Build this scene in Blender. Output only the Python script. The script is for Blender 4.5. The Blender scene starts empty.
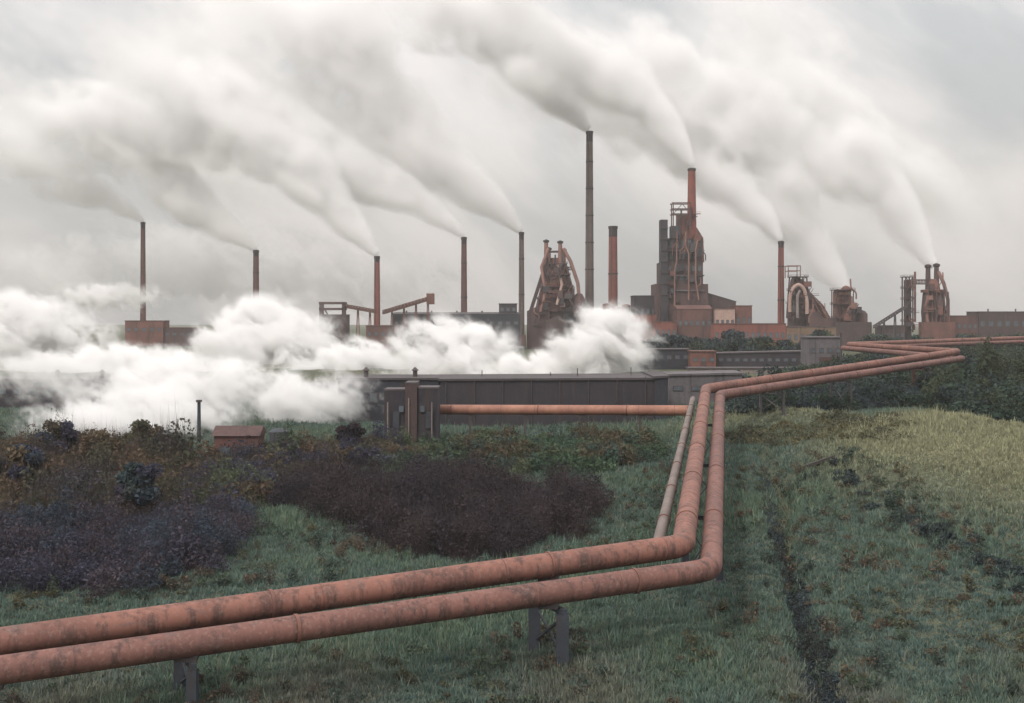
import bpy, math, random
import numpy as np
from mathutils import Vector, Matrix

random.seed(7)
rng = np.random.default_rng(7)
scene = bpy.context.scene
COL = scene.collection

# ------------------------------------------------------------------ camera model
F, CX, HY, CAMZ = 1236.0, 512.0, 318.0, 24.0      # focal in px, centre column, horizon row, eye height


def P(px, py, d):
    return Vector(((px - CX) * d / F, d, CAMZ - (py - HY) * d / F))


# ------------------------------------------------------------------ terrain
DITCH = np.array([(37.5, 185), (33.2, 150), (28.4, 128), (23.6, 104), (20.4, 84), (18.6, 72), (17.0, 50)], float)


def sstep(a, b, x):
    t = np.clip((x - a) / (b - a), 0, 1)
    return t * t * (3 - 2 * t)


def seg_dist(x, y, pts):
    best = np.full(np.shape(x), 1e9)
    for (ax, ay), (bx, by) in zip(pts[:-1], pts[1:]):
        dx, dy = bx - ax, by - ay
        t = np.clip(((x - ax) * dx + (y - ay) * dy) / (dx * dx + dy * dy), 0, 1)
        best = np.minimum(best, np.hypot(x - ax - t * dx, y - ay - t * dy))
    return best


def gnd(x, y):
    x = np.asarray(x, float); y = np.asarray(y, float)
    hill = sstep(18, 48, x)
    h = 1.0 + (1.0 + 3.0 * hill) * sstep(85, 235, y) - 3.0 * hill * sstep(380, 700, y)
    h = h + 5.0 * np.exp(-(((x - 66) / 25) ** 2 + ((y - 164) / 40) ** 2) ** 2.2)
    h = h + 2.0 * np.exp(-(((x - 48) / 16) ** 2 + ((y - 226) / 16) ** 2))
    h = h + 1.6 * np.exp(-(((x - 14) / 16) ** 2 + ((y - 150) / 45) ** 2))
    h = h - 1.2 * np.exp(-(((x + 8) / 16) ** 2 + ((y - 135) / 22) ** 2))
    h = h + 1.2 * np.exp(-(((x + 16) / 12) ** 2 + ((y - 104) / 16) ** 2))
    h = h + 1.7 * np.exp(-(((x - 38) / 9) ** 2 + ((y - 112) / 20) ** 2)) + 1.3 * np.exp(-(((x - 46) / 10) ** 2 + ((y - 84) / 9) ** 2))
    h = h + 1.1 * np.exp(-(((x - 26) / 5) ** 2 + ((y - 170) / 30) ** 2)) - 0.9 * np.exp(-(((x - 36) / 9) ** 2 + ((y - 145) / 12) ** 2))
    near = 1 - sstep(300, 500, y)
    h = h + near * (0.28 * np.sin(x * 0.21 + y * 0.07) + 0.22 * np.sin(x * 0.09 - y * 0.16 + 1.3)
                    + 0.13 * np.sin(x * 0.47 + y * 0.31 + 0.5) + 0.08 * np.sin(x * 0.83 - y * 0.61))
    ds = seg_dist(x, y, DITCH)
    h = h - 1.7 * np.exp(-(ds / 0.95) ** 2) + 0.35 * np.exp(-((ds - 3.0) / 1.2) ** 2)
    return h


def G(px, py):
    """the ground point seen at a pixel"""
    d = np.linspace(55, 1200, 2400)
    x = (px - CX) * d / F
    z = CAMZ - (py - HY) * d / F
    k = np.argmax(z < gnd(x, d))
    return float(x[k]), float(d[k])


# ------------------------------------------------------------------ materials
def new_mat(name):
    m = bpy.data.materials.new(name); m.use_nodes = True
    nt = m.node_tree
    for n in list(nt.nodes): nt.nodes.remove(n)
    out = nt.nodes.new('ShaderNodeOutputMaterial')
    return m, nt, out


def N(nt, t, **kw):
    n = nt.nodes.new(t)
    for k, v in kw.items():
        if k.startswith('i_'):
            n.inputs[k[2:].replace('_', ' ')].default_value = v
        else:
            setattr(n, k, v)
    return n


def mth(nt, op, a, b=None, c=None, clamp=False):
    n = nt.nodes.new('ShaderNodeMath'); n.operation = op; n.use_clamp = clamp
    for i, v in enumerate((a, b, c)):
        if v is None: continue
        if isinstance(v, (int, float)): n.inputs[i].default_value = v
        else: nt.links.new(v, n.inputs[i])
    return n.outputs[0]


def mixc(nt, fac, a, b):
    n = nt.nodes.new('ShaderNodeMix'); n.data_type = 'RGBA'
    if isinstance(fac, (int, float)): n.inputs['Factor'].default_value = fac
    else: nt.links.new(fac, n.inputs['Factor'])
    for k, v in ((6, a), (7, b)):
        if isinstance(v, tuple): n.inputs[k].default_value = (*v, 1)
        else: nt.links.new(v, n.inputs[k])
    return n.outputs[2]


def ramp(nt, val, lo, hi):
    n = nt.nodes.new('ShaderNodeMapRange'); n.interpolation_type = 'SMOOTHSTEP'
    nt.links.new(val, n.inputs['Value'])
    n.inputs['From Min'].default_value = lo; n.inputs['From Max'].default_value = hi
    return n.outputs['Result']


def weathered(name, c1, c2, c3, scale=0.3, rough=0.75, streak=1.0, bump=0.25, metal=0.0, ribs=0.0):
    """painted / rusted surface: two tones in blotches, stains running down, fine grain"""
    m, nt, out = new_mat(name)
    tc = N(nt, 'ShaderNodeTexCoord')
    n1 = N(nt, 'ShaderNodeTexNoise', i_Scale=scale, i_Detail=8.0, i_Roughness=0.62)
    nt.links.new(tc.outputs['Object'], n1.inputs['Vector'])
    mp = N(nt, 'ShaderNodeMapping'); mp.inputs['Scale'].default_value = (scale * 5, scale * 5, scale * 0.45)
    nt.links.new(tc.outputs['Object'], mp.inputs['Vector'])
    n2 = N(nt, 'ShaderNodeTexNoise', i_Scale=1.0, i_Detail=5.0, i_Roughness=0.6)
    nt.links.new(mp.outputs[0], n2.inputs['Vector'])
    n3 = N(nt, 'ShaderNodeTexNoise', i_Scale=scale * 14, i_Detail=4.0)
    nt.links.new(tc.outputs['Object'], n3.inputs['Vector'])
    c = mixc(nt, ramp(nt, n1.outputs[0], 0.36, 0.64), c1, c2)
    c = mixc(nt, mth(nt, 'MULTIPLY', ramp(nt, n2.outputs[0], 0.5, 0.72), 0.8 * streak), c, c3)
    c = mixc(nt, mth(nt, 'MULTIPLY', ramp(nt, n3.outputs[0], 0.45, 0.7), 0.35), c, c3)
    b = N(nt, 'ShaderNodeBsdfPrincipled')
    b.inputs['Roughness'].default_value = rough; b.inputs['Metallic'].default_value = metal
    b.inputs['Specular IOR Level'].default_value = 0.3
    nt.links.new(c, b.inputs['Base Color'])
    h = n3.outputs[0]
    if ribs:
        w = N(nt, 'ShaderNodeTexWave', i_Scale=ribs); w.bands_direction = 'X'
        nt.links.new(tc.outputs['Object'], w.inputs['Vector'])
        h = mth(nt, 'ADD', h, w.outputs['Fac'])
    bp = N(nt, 'ShaderNodeBump', i_Strength=bump, i_Distance=0.1)
    nt.links.new(h, bp.inputs['Height']); nt.links.new(bp.outputs[0], b.inputs['Normal'])
    nt.links.new(b.outputs[0], out.inputs['Surface'])
    return m


M = {}
M['pipe'] = weathered('rusty_red_pipe', (0.36, 0.155, 0.11), (0.275, 0.108, 0.078), (0.14, 0.068, 0.054), 0.16, 0.6, 0.8, 0.15)
M['pipe_dull'] = weathered('dull_red_pipe', (0.29, 0.13, 0.10), (0.22, 0.09, 0.072), (0.12, 0.06, 0.052), 0.16, 0.64, 0.85, 0.15)
M['pipe_orange'] = weathered('orange_pipe', (0.36, 0.175, 0.12), (0.26, 0.12, 0.085), (0.15, 0.08, 0.06), 0.25, 0.62, 0.5, 0.15)
M['pipe_grey'] = weathered('grey_pipe', (0.20, 0.165, 0.15), (0.145, 0.115, 0.105), (0.13, 0.075, 0.06), 0.3, 0.6, 0.8, 0.15)
def pipe_mat(name, c1, c2, c3, seed):
    m, nt, out = new_mat(name)
    tc = N(nt, 'ShaderNodeTexCoord')
    def nz(scale, sv, det=6.0, rough=0.6):
        mp = N(nt, 'ShaderNodeMapping'); mp.inputs['Scale'].default_value = sv; mp.inputs['Location'].default_value = (seed, seed * 2.3, 0)
        nt.links.new(tc.outputs['Object'], mp.inputs['Vector'])
        n = N(nt, 'ShaderNodeTexNoise', i_Scale=scale, i_Detail=det, i_Roughness=rough); nt.links.new(mp.outputs[0], n.inputs['Vector'])
        return n.outputs[0]
    c = mixc(nt, ramp(nt, nz(0.12, (1, 1, 1), 8.0, 0.65), 0.38, 0.62), c1, c2)
    c = mixc(nt, mth(nt, 'MULTIPLY', ramp(nt, nz(1.0, (1.3, 1.3, 0.25), 7.0, 0.72), 0.46, 0.64), 0.85), c, c3)        # runs down the sides
    c = mixc(nt, mth(nt, 'MULTIPLY', ramp(nt, nz(0.5, (1, 1, 2.5), 7.0, 0.7), 0.56, 0.66), 0.7), c, (0.15, 0.10, 0.09))   # bare patches
    c = mixc(nt, mth(nt, 'MULTIPLY', ramp(nt, nz(4.0, (1, 1, 1), 4.0), 0.5, 0.7), 0.4), c, (0.30, 0.19, 0.16))
    b = N(nt, 'ShaderNodeBsdfPrincipled', i_Roughness=0.68); b.inputs['Specular IOR Level'].default_value = 0.25
    nt.links.new(c, b.inputs['Base Color'])
    bp = N(nt, 'ShaderNodeBump', i_Strength=0.25, i_Distance=0.06); nt.links.new(nz(3.0, (1, 1, 1)), bp.inputs['Height'])
    nt.links.new(bp.outputs[0], b.inputs['Normal']); nt.links.new(b.outputs[0], out.inputs['Surface'])
    return m


M['pipe'] = pipe_mat('rusty_red_pipe', (0.25, 0.116, 0.088), (0.175, 0.083, 0.066), (0.08, 0.05, 0.044), 3.1)
M['pipe_dull'] = pipe_mat('dull_red_pipe', (0.205, 0.098, 0.08), (0.145, 0.073, 0.062), (0.07, 0.045, 0.042), 7.7)
M['flange'] = weathered('flange_steel', (0.22, 0.10, 0.075), (0.15, 0.075, 0.06), (0.08, 0.05, 0.045), 0.8, 0.7, 0.6, 0.2)
M['steel'] = weathered('dark_steel', (0.075, 0.07, 0.075), (0.055, 0.05, 0.055), (0.12, 0.06, 0.045), 0.5, 0.6, 0.7, 0.2)
M['bluesteel'] = weathered('blue_grey_steel', (0.05, 0.06, 0.076), (0.036, 0.044, 0.056), (0.055, 0.04, 0.036), 0.5, 0.6, 0.7, 0.2)
M['rust'] = weathered('rust_structure', (0.20, 0.088, 0.068), (0.13, 0.066, 0.055), (0.06, 0.038, 0.036), 0.09, 0.85, 0.8, 0.3)
M['rustdark'] = weathered('dark_rust_structure', (0.115, 0.066, 0.06), (0.08, 0.052, 0.05), (0.045, 0.034, 0.035), 0.09, 0.85, 0.8, 0.3)
M['rustlight'] = weathered('light_rust_pipework', (0.27, 0.15, 0.12), (0.19, 0.10, 0.085), (0.14, 0.075, 0.06), 0.12, 0.75, 0.7, 0.3)
M['redchim'] = weathered('red_brick_chimney', (0.26, 0.085, 0.065), (0.20, 0.07, 0.055), (0.10, 0.05, 0.042), 0.07, 0.9, 0.7, 0.3)
M['brownchim'] = weathered('brown_brick_chimney', (0.165, 0.078, 0.064), (0.12, 0.06, 0.052), (0.065, 0.04, 0.037), 0.06, 0.9, 0.8, 0.3)
M['greychim'] = weathered('sooty_concrete_chimney', (0.165, 0.125, 0.108), (0.12, 0.09, 0.08), (0.065, 0.05, 0.046), 0.05, 0.9, 0.9, 0.3)
M['soot'] = weathered('sooty_rim', (0.05, 0.042, 0.04), (0.035, 0.03, 0.03), (0.09, 0.055, 0.045), 0.2, 0.9, 0.5, 0.2)
M['brick'] = weathered('red_brick_wall', (0.24, 0.088, 0.068), (0.17, 0.066, 0.054), (0.085, 0.047, 0.042), 0.06, 0.9, 0.9, 0.3)
M['brickdull'] = weathered('dull_brick_wall', (0.15, 0.075, 0.064), (0.11, 0.058, 0.052), (0.06, 0.042, 0.04), 0.06, 0.9, 0.9, 0.3)
M['brickpale'] = weathered('pale_pink_render', (0.46, 0.33, 0.28), (0.37, 0.25, 0.21), (0.2, 0.12, 0.1), 0.08, 0.9, 0.8, 0.3)
M['ochre'] = weathered('ochre_wall', (0.21, 0.145, 0.10), (0.16, 0.105, 0.075), (0.085, 0.06, 0.05), 0.08, 0.9, 0.8, 0.3)
M['sheddark'] = weathered('dark_shed_cladding', (0.045, 0.04, 0.049), (0.034, 0.031, 0.039), (0.062, 0.045, 0.042), 0.12, 0.75, 0.9, 0.4, 0, 1.2)
M['shedblue'] = weathered('blue_black_cladding', (0.036, 0.04, 0.052), (0.028, 0.031, 0.04), (0.055, 0.04, 0.038), 0.12, 0.7, 0.8, 0.4, 0, 1.2)
M['shedbrown'] = weathered('brown_shed_cladding', (0.092, 0.06, 0.055), (0.068, 0.048, 0.046), (0.042, 0.034, 0.034), 0.12, 0.8, 0.9, 0.4, 0, 1.2)
M['roof'] = weathered('shed_roof_sheet', (0.075, 0.066, 0.07), (0.055, 0.05, 0.054), (0.085, 0.055, 0.048), 0.15, 0.7, 0.6, 0.3, 0, 1.0)
M['roofred'] = weathered('rusty_roof_sheet', (0.15, 0.074, 0.062), (0.11, 0.058, 0.05), (0.065, 0.043, 0.04), 0.12, 0.8, 0.6, 0.3)
M['concrete'] = weathered('stained_concrete', (0.15, 0.135, 0.142), (0.11, 0.10, 0.108), (0.06, 0.052, 0.056), 0.16, 0.9, 0.9, 0.3)
M['concpale'] = weathered('pale_concrete', (0.27, 0.225, 0.21), (0.2, 0.165, 0.155), (0.11, 0.09, 0.085), 0.16, 0.9, 0.8, 0.3)
M['glass'] = weathered('dusty_glass', (0.11, 0.135, 0.155), (0.075, 0.09, 0.105), (0.16, 0.15, 0.14), 0.4, 0.25, 0.5, 0.05)
M['bark'] = weathered('bark', (0.075, 0.058, 0.048), (0.05, 0.04, 0.034), (0.09, 0.08, 0.06), 2.0, 0.95, 0.5, 0.4)
M['water'] = weathered('wood_weathered', (0.06, 0.055, 0.05), (0.045, 0.04, 0.038), (0.1, 0.09, 0.07), 2.0, 0.9, 0.5, 0.3)


def veg_mat(name, transl=0.25):
    m, nt, out = new_mat(name)
    at = N(nt, 'ShaderNodeAttribute', attribute_name='tone')
    b = N(nt, 'ShaderNodeBsdfPrincipled', i_Roughness=0.8)
    b.inputs['Specular IOR Level'].default_value = 0.15
    t = N(nt, 'ShaderNodeBsdfTranslucent')
    mx = N(nt, 'ShaderNodeMixShader'); mx.inputs[0].default_value = transl
    nt.links.new(at.outputs['Color'], b.inputs['Base Color']); nt.links.new(at.outputs['Color'], t.inputs['Color'])
    nt.links.new(b.outputs[0], mx.inputs[1]); nt.links.new(t.outputs[0], mx.inputs[2])
    nt.links.new(mx.outputs[0], out.inputs['Surface'])
    return m


M['veg'] = veg_mat('leaves_and_twigs')
M['grassblade'] = veg_mat('grass_blades', 0.3)


# ------------------------------------------------------------------ objects
WLOC = {}


def link(o, parent=None, wl=None):
    COL.objects.link(o)
    if parent is not None:
        o.parent = parent
    return o


def tag(o, label=None, cat=None, group=None, kind=None):
    if label: o['label'] = label
    if cat: o['category'] = cat
    if group: o['group'] = group
    if kind: o['kind'] = kind
    return o


def thing(name, label, cat, loc, group=None):
    o = bpy.data.objects.new(name, None); o.empty_display_size = 0.5
    link(o); o.location = loc; WLOC[o.name] = Vector(loc)
    return tag(o, label, cat, group)


class MB:
    """collects shapes in world coordinates and links them as ONE mesh object"""

    def __init__(s): s.v = []; s.f = []

    def add(s, verts, faces):
        k = len(s.v); s.v += [tuple(v) for v in verts]; s.f += [tuple(i + k for i in f) for f in faces]
        return s

    def box(s, x0, x1, y0, y1, z0, z1):
        return s.add([(x0, y0, z0), (x1, y0, z0), (x1, y1, z0), (x0, y1, z0), (x0, y0, z1), (x1, y0, z1), (x1, y1, z1), (x0, y1, z1)],
                     [(0, 3, 2, 1), (4, 5, 6, 7), (0, 1, 5, 4), (1, 2, 6, 5), (2, 3, 7, 6), (3, 0, 4, 7)])

    def prism(s, outline, y0, y1):
        """x-z outline (counter-clockwise from the front) pushed back from y0 to y1"""
        n = len(outline)
        v = [(x, y0, z) for x, z in outline] + [(x, y1, z) for x, z in outline]
        return s.add(v, [tuple(range(n)), tuple(range(2 * n - 1, n - 1, -1))] + [(i, i + n, (i + 1) % n + n, (i + 1) % n) for i in range(n)])

    def beam(s, p, q, w, h=None):
        p, q = Vector(p), Vector(q); h = h or w
        d = (q - p).normalized(); up = Vector((0, 0, 1)) if abs(d.z) < 0.95 else Vector((0, 1, 0))
        a = d.cross(up).normalized() * w / 2; b = a.cross(d).normalized() * h / 2
        v = [p - a - b, p + a - b, p + a + b, p - a + b, q - a - b, q + a - b, q + a + b, q - a + b]
        return s.add(v, [(0, 3, 2, 1), (4, 5, 6, 7), (0, 1, 5, 4), (1, 2, 6, 5), (2, 3, 7, 6), (3, 0, 4, 7)])

    def tube(s, pts, r, n=16, caps=True):
        pts = [Vector(p) for p in pts]; m = len(pts)
        rad = r if isinstance(r, (list, tuple)) else [r] * m
        tan = [(pts[min(i + 1, m - 1)] - pts[max(i - 1, 0)]).normalized() for i in range(m)]
        up = Vector((0, 0, 1)) if abs(tan[0].z) < 0.9 else Vector((0, 1, 0))
        a = tan[0].cross(up).normalized(); rings = []
        for i in range(m):
            a = (a - tan[i] * a.dot(tan[i])).normalized(); b = tan[i].cross(a)
            rings += [pts[i] + (a * math.cos(2 * math.pi * k / n) + b * math.sin(2 * math.pi * k / n)) * rad[i] for k in range(n)]
        f = [(i * n + k, i * n + (k + 1) % n, (i + 1) * n + (k + 1) % n, (i + 1) * n + k) for i in range(m - 1) for k in range(n)]
        if caps: f += [tuple(range(n - 1, -1, -1)), tuple(range((m - 1) * n, m * n))]
        return s.add(rings, f)

    def lathe(s, c, prof, n=24):
        """c = (x, y); prof = [(radius, z), ...] upwards"""
        return s.tube([(c[0], c[1], z) for r, z in prof], [max(r, 0.01) for r, z in prof], n)

    def build(s, name, mat, parent=None, smooth=False, at=None):
        wl = Vector((0, 0, 0))
        if parent is not None: wl = WLOC[parent.name]
        elif at is not None: wl = Vector(at)
        me = bpy.data.meshes.new(name)
        me.from_pydata([(v[0] - wl.x, v[1] - wl.y, v[2] - wl.z) for v in s.v], [], s.f)
        me.validate(); me.update()
        if smooth:
            me.shade_smooth()
            me.set_sharp_from_angle(angle=math.radians(40))
        me.materials.append(mat)
        o = bpy.data.objects.new(name, me); link(o, parent)
        if parent is None: o.location = wl
        WLOC[o.name] = wl
        return o


def np_mesh(name, verts, quads=None, tris=None, mat=None, tone=None, parent=None):
    """verts (n,3); quads (m,4) and/or tris (k,3)"""
    me = bpy.data.meshes.new(name)
    loops = []; starts = []; tot = 0
    for arr, w in ((quads, 4), (tris, 3)):
        if arr is None or len(arr) == 0: continue
        loops.append(np.asarray(arr, np.int32).ravel())
        starts.append(np.arange(len(arr), dtype=np.int32) * w + tot); tot += len(arr) * w
    me.vertices.add(len(verts)); me.vertices.foreach_set('co', np.asarray(verts, np.float32).ravel())
    me.loops.add(tot); me.loops.foreach_set('vertex_index', np.concatenate(loops))
    st = np.concatenate(starts); me.polygons.add(len(st)); me.polygons.foreach_set('loop_start', st)
    me.update(calc_edges=True)
    if tone is not None:
        a = me.attributes.new('tone', 'FLOAT_COLOR', 'POINT')
        c = np.ones((len(verts), 4), np.float32); c[:, :3] = tone
        a.data.foreach_set('color', c.ravel())
    if mat: me.materials.append(mat)
    o = bpy.data.objects.new(name, me); link(o, parent)
    WLOC[o.name] = Vector((0, 0, 0))
    return o


class Site:
    """measures of a far structure: picture columns/rows at a distance d turned into metres"""

    def __init__(s, d): s.d = d; s.k = d / F
    def X(s, px): return (px - CX) * s.k
    def Z(s, py): return CAMZ - (py - HY) * s.k
    def pt(s, px, py, dy=0.0): return Vector((s.X(px), s.d + dy, s.Z(py)))
    def g(s, px, dy=0.0): return float(gnd(s.X(px), s.d + dy)) - 0.3
    def base(s, px): return (s.X(px), s.d, float(gnd(s.X(px), s.d)))


# ================================================================== GROUND
def ground():
    ys = np.concatenate([np.arange(-60, 60, 6.0), np.arange(60, 300, 0.9), np.geomspace(300, 4000, 80)])
    xs_u = np.concatenate([np.linspace(-2.2, -1, 12)[:-1], np.linspace(-1, 1, 250), np.linspace(1, 2.2, 12)[1:]])
    Y, U = np.meshgrid(ys, xs_u, indexing='ij')
    X = U * np.maximum(45, 0.55 * np.abs(Y))
    Z = gnd(X, Y)
    n, m = Y.shape
    idx = np.arange(n * m).reshape(n, m)
    q = np.stack([idx[:-1, :-1], idx[:-1, 1:], idx[1:, 1:], idx[1:, :-1]], -1).reshape(-1, 4)
    mt, nt, out = new_mat('rough_meadow_soil')
    geo = N(nt, 'ShaderNodeNewGeometry')
    n1 = N(nt, 'ShaderNodeTexNoise', i_Scale=0.035, i_Detail=6.0); n2 = N(nt, 'ShaderNodeTexNoise', i_Scale=0.9, i_Detail=6.0, i_Roughness=0.7)
    for n_ in (n1, n2): nt.links.new(geo.outputs['Position'], n_.inputs['Vector'])
    c = mixc(nt, ramp(nt, n1.outputs[0], 0.38, 0.62), (0.075, 0.09, 0.062), (0.10, 0.10, 0.06))
    c = mixc(nt, ramp(nt, n2.outputs[0], 0.45, 0.68), c, (0.052, 0.056, 0.043))
    b = N(nt, 'ShaderNodeBsdfPrincipled', i_Roughness=0.95); b.inputs['Specular IOR Level'].default_value = 0.1
    nt.links.new(c, b.inputs['Base Color'])
    bp = N(nt, 'ShaderNodeBump', i_Strength=0.5, i_Distance=0.3); nt.links.new(n2.outputs[0], bp.inputs['Height'])
    nt.links.new(bp.outputs[0], b.inputs['Normal']); nt.links.new(b.outputs[0], out.inputs['Surface'])
    o = np_mesh('ground', np.stack([X, Y, Z], -1).reshape(-1, 3), quads=q, mat=mt)
    o.data.shade_smooth()
    return tag(o, 'rough open ground sloping from the foreground meadow to the works', 'ground', kind='structure')


ground()


# ================================================================== VEGETATION
def in_poly(x, y, poly):
    poly = np.asarray(poly, float); c = np.zeros(np.shape(x), bool); j = len(poly) - 1
    for i in range(len(poly)):
        (xi, yi), (xj, yj) = poly[i], poly[j]
        c ^= ((yi > y) != (yj > y)) & (x < (xj - xi) * (y - yi) / (yj - yi + 1e-9) + xi)
        j = i
    return c


def leaves(cent, size, rng_, flat=0.0):
    """one randomly turned quad per centre"""
    n = len(cent)
    a = rng_.normal(size=(n, 3)); a /= np.linalg.norm(a, axis=1, keepdims=True)
    b = np.cross(a, rng_.normal(size=(n, 3))); b /= np.linalg.norm(b, axis=1, keepdims=True)
    s = (size * rng_.uniform(0.6, 1.4, n))[:, None]
    v = np.stack([cent - a * s, cent - b * s * 0.55, cent + a * s, cent + b * s * 0.55], 1).reshape(-1, 3)
    return v, np.arange(n * 4).reshape(n, 4)


def twigs(base, tip, w, rng_):
    n = len(base); d = tip - base
    s = np.cross(d, rng_.normal(size=(n, 3))); s /= np.linalg.norm(s, axis=1, keepdims=True) + 1e-9
    s = s * (w / 2)
    v = np.stack([base - s, base + s, tip], 1).reshape(-1, 3)
    return v, np.arange(n * 3).reshape(n, 3)


def thicket(name, label, cat, polys, tones, height, radius, spacing, nleaf, size, seed, ntwig=60, sparse=0.0):
    """a mass of scrub over a patch of ground: each bush is leaves through its volume and twigs sticking out"""
    r = np.random.default_rng(seed)
    cx, cy = [], []
    for poly in polys:
        g = np.array([G(*p) for p in poly])
        x0, y0 = g.min(0); x1, y1 = g.max(0)
        n = int((x1 - x0) * (y1 - y0) / spacing ** 2) + 1
        x = r.uniform(x0, x1, n); y = r.uniform(y0, y1, n)
        k = in_poly(x, y, g); cx.append(x[k]); cy.append(y[k])
    cx = np.concatenate(cx); cy = np.concatenate(cy)
    nb = len(cx)
    cx = cx + r.normal(size=nb) * radius * 0.7; cy = cy + r.normal(size=nb) * radius * 1.0
    V, Q, T, C = [], [], [], []; off = 0
    tones = np.array(tones)
    patch = np.sin(cx * 0.35 + seed) + np.sin(cy * 0.22 + cx * 0.13 + 2 * seed)
    for i in range(nb):
        sc = r.uniform(0.45, 1.5) * (1 + 0.18 * patch[i]); h = height * sc * (1.6 if r.uniform() < 0.07 else 1.0); rad = radius * r.uniform(0.6, 1.35)
        base = np.array([cx[i], cy[i], float(gnd(cx[i], cy[i]))])
        nl = int(nleaf * sc)
        u = r.normal(size=(nl, 3)); u /= np.linalg.norm(u, axis=1, keepdims=True)
        u *= (r.uniform(0.15, 1, nl) ** 0.45)[:, None]
        lump = 1 + 0.3 * np.sin(u[:, :1] * 6 + i) * np.cos(u[:, 2:] * 5 + 2 * i)
        c = base + u * lump * np.array([rad, rad, h * 0.5]) + np.array([0, 0, h * 0.5])
        v, q = leaves(c, size * r.uniform(0.65, 1.35), r)
        t = tones[np.clip(int((patch[i] * 0.25 + 0.5 + r.normal() * 0.22) * len(tones)), 0, len(tones) - 1)]
        t = t * r.uniform(0.75, 1.25)
        V.append(v); Q.append(q + off); off += len(v)
        C.append(np.repeat(t * r.uniform(0.82, 1.18, (nl, 1)), 4, 0))
        nt_ = int(ntwig)
        if nt_:
            d = r.normal(size=(nt_, 3)); d[:, 2] = np.abs(d[:, 2]) + 0.5; d /= np.linalg.norm(d, axis=1, keepdims=True)
            b0 = base + r.normal(size=(nt_, 3)) * np.array([rad * 0.3, rad * 0.3, 0.1])
            tp = b0 + d * np.array([rad * 1.2, rad * 1.2, h * 1.25]) * r.uniform(0.5, 1.3, (nt_, 1))
            v, tr = twigs(b0, tp, 0.07 * size / 0.2, r)
            V.append(v); T.append(tr + off); off += len(v)
            C.append(np.repeat(t * 0.55 + np.array([[0.026, 0.022, 0.023]]) * r.uniform(0.7, 1.4, (nt_, 1)), 3, 0))
    o = np_mesh(name, np.concatenate(V), np.concatenate(Q), np.concatenate(T) if T else None, M['veg'], np.concatenate(C))
    return tag(o, label, cat, kind='stuff')


BROWN = [(0.037, 0.03, 0.035), (0.046, 0.034, 0.038), (0.056, 0.042, 0.043), (0.04, 0.035, 0.044)]
PURPLE = [(0.05, 0.052, 0.08), (0.06, 0.056, 0.08), (0.068, 0.055, 0.066), (0.048, 0.062, 0.085)]
OLIVE = [(0.085, 0.07, 0.05), (0.11, 0.085, 0.055), (0.115, 0.078, 0.055), (0.075, 0.075, 0.05)]
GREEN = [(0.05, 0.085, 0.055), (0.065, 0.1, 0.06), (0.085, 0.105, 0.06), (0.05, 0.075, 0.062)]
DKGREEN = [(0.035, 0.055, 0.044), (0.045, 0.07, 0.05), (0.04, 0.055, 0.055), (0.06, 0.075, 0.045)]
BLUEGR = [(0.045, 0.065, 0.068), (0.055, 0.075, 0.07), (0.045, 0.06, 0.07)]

thicket('scrub_thicket', 'dark brown leafless thicket filling the hollow above the pipe bend', 'scrub',
        [[(285, 505), (325, 480), (400, 486), (470, 486), (540, 494), (604, 496), (565, 532), (505, 560), (455, 562), (400, 548), (345, 524)]],
        BROWN, 2.5, 1.8, 1.15, 270, 0.135, 11, 90)
thicket('scrub_thicket', 'purple grey thicket at the left edge behind the red pipes', 'scrub',
        [[(-30, 528), (60, 538), (120, 530), (180, 533), (243, 520), (225, 550), (190, 574), (130, 592), (60, 592), (-30, 590)]],
        PURPLE, 2.3, 1.8, 1.2, 270, 0.135, 12, 80)
thicket('scrub_thicket', 'olive and russet undergrowth in front of the steaming sheds at left', 'scrub',
        [[(-30, 455), (170, 452), (185, 490), (170, 520), (90, 520), (-30, 520)]],
        OLIVE + [(0.06, 0.055, 0.06)], 3.0, 2.2, 1.7, 170, 0.24, 13, 80)
thicket('scrub_thicket', 'mauve brown scrub sloping between the small red shed and the hollow', 'scrub',
        [[(178, 468), (260, 462), (400, 448), (395, 470), (330, 474), (285, 500), (240, 512), (190, 520)]],
        OLIVE + PURPLE[:2] + GREEN[2:3], 2.2, 2.0, 1.7, 150, 0.23, 14, 80)
thicket('hedge', 'green hedge strip below the long dark shed', 'hedge',
        [[(385, 462), (440, 448), (560, 446), (640, 442), (655, 456), (600, 474), (500, 478), (400, 476)]],
        GREEN + [(0.09, 0.075, 0.05)], 1.9, 1.9, 1.6, 170, 0.24, 15, 20)
thicket('scrub_thicket', 'blue green scrub under the right pipe run', 'scrub',
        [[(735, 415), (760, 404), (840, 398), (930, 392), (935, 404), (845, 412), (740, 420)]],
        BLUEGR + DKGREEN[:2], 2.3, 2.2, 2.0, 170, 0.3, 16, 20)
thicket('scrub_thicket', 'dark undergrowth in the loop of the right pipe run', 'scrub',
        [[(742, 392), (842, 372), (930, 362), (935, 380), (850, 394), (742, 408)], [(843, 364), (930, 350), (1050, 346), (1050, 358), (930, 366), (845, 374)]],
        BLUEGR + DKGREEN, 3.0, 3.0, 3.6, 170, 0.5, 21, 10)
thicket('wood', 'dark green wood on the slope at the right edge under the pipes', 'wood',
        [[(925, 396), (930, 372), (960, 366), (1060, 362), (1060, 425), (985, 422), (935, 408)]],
        DKGREEN, 4.2, 3.0, 3.0, 300, 0.42, 17, 15)
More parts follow.
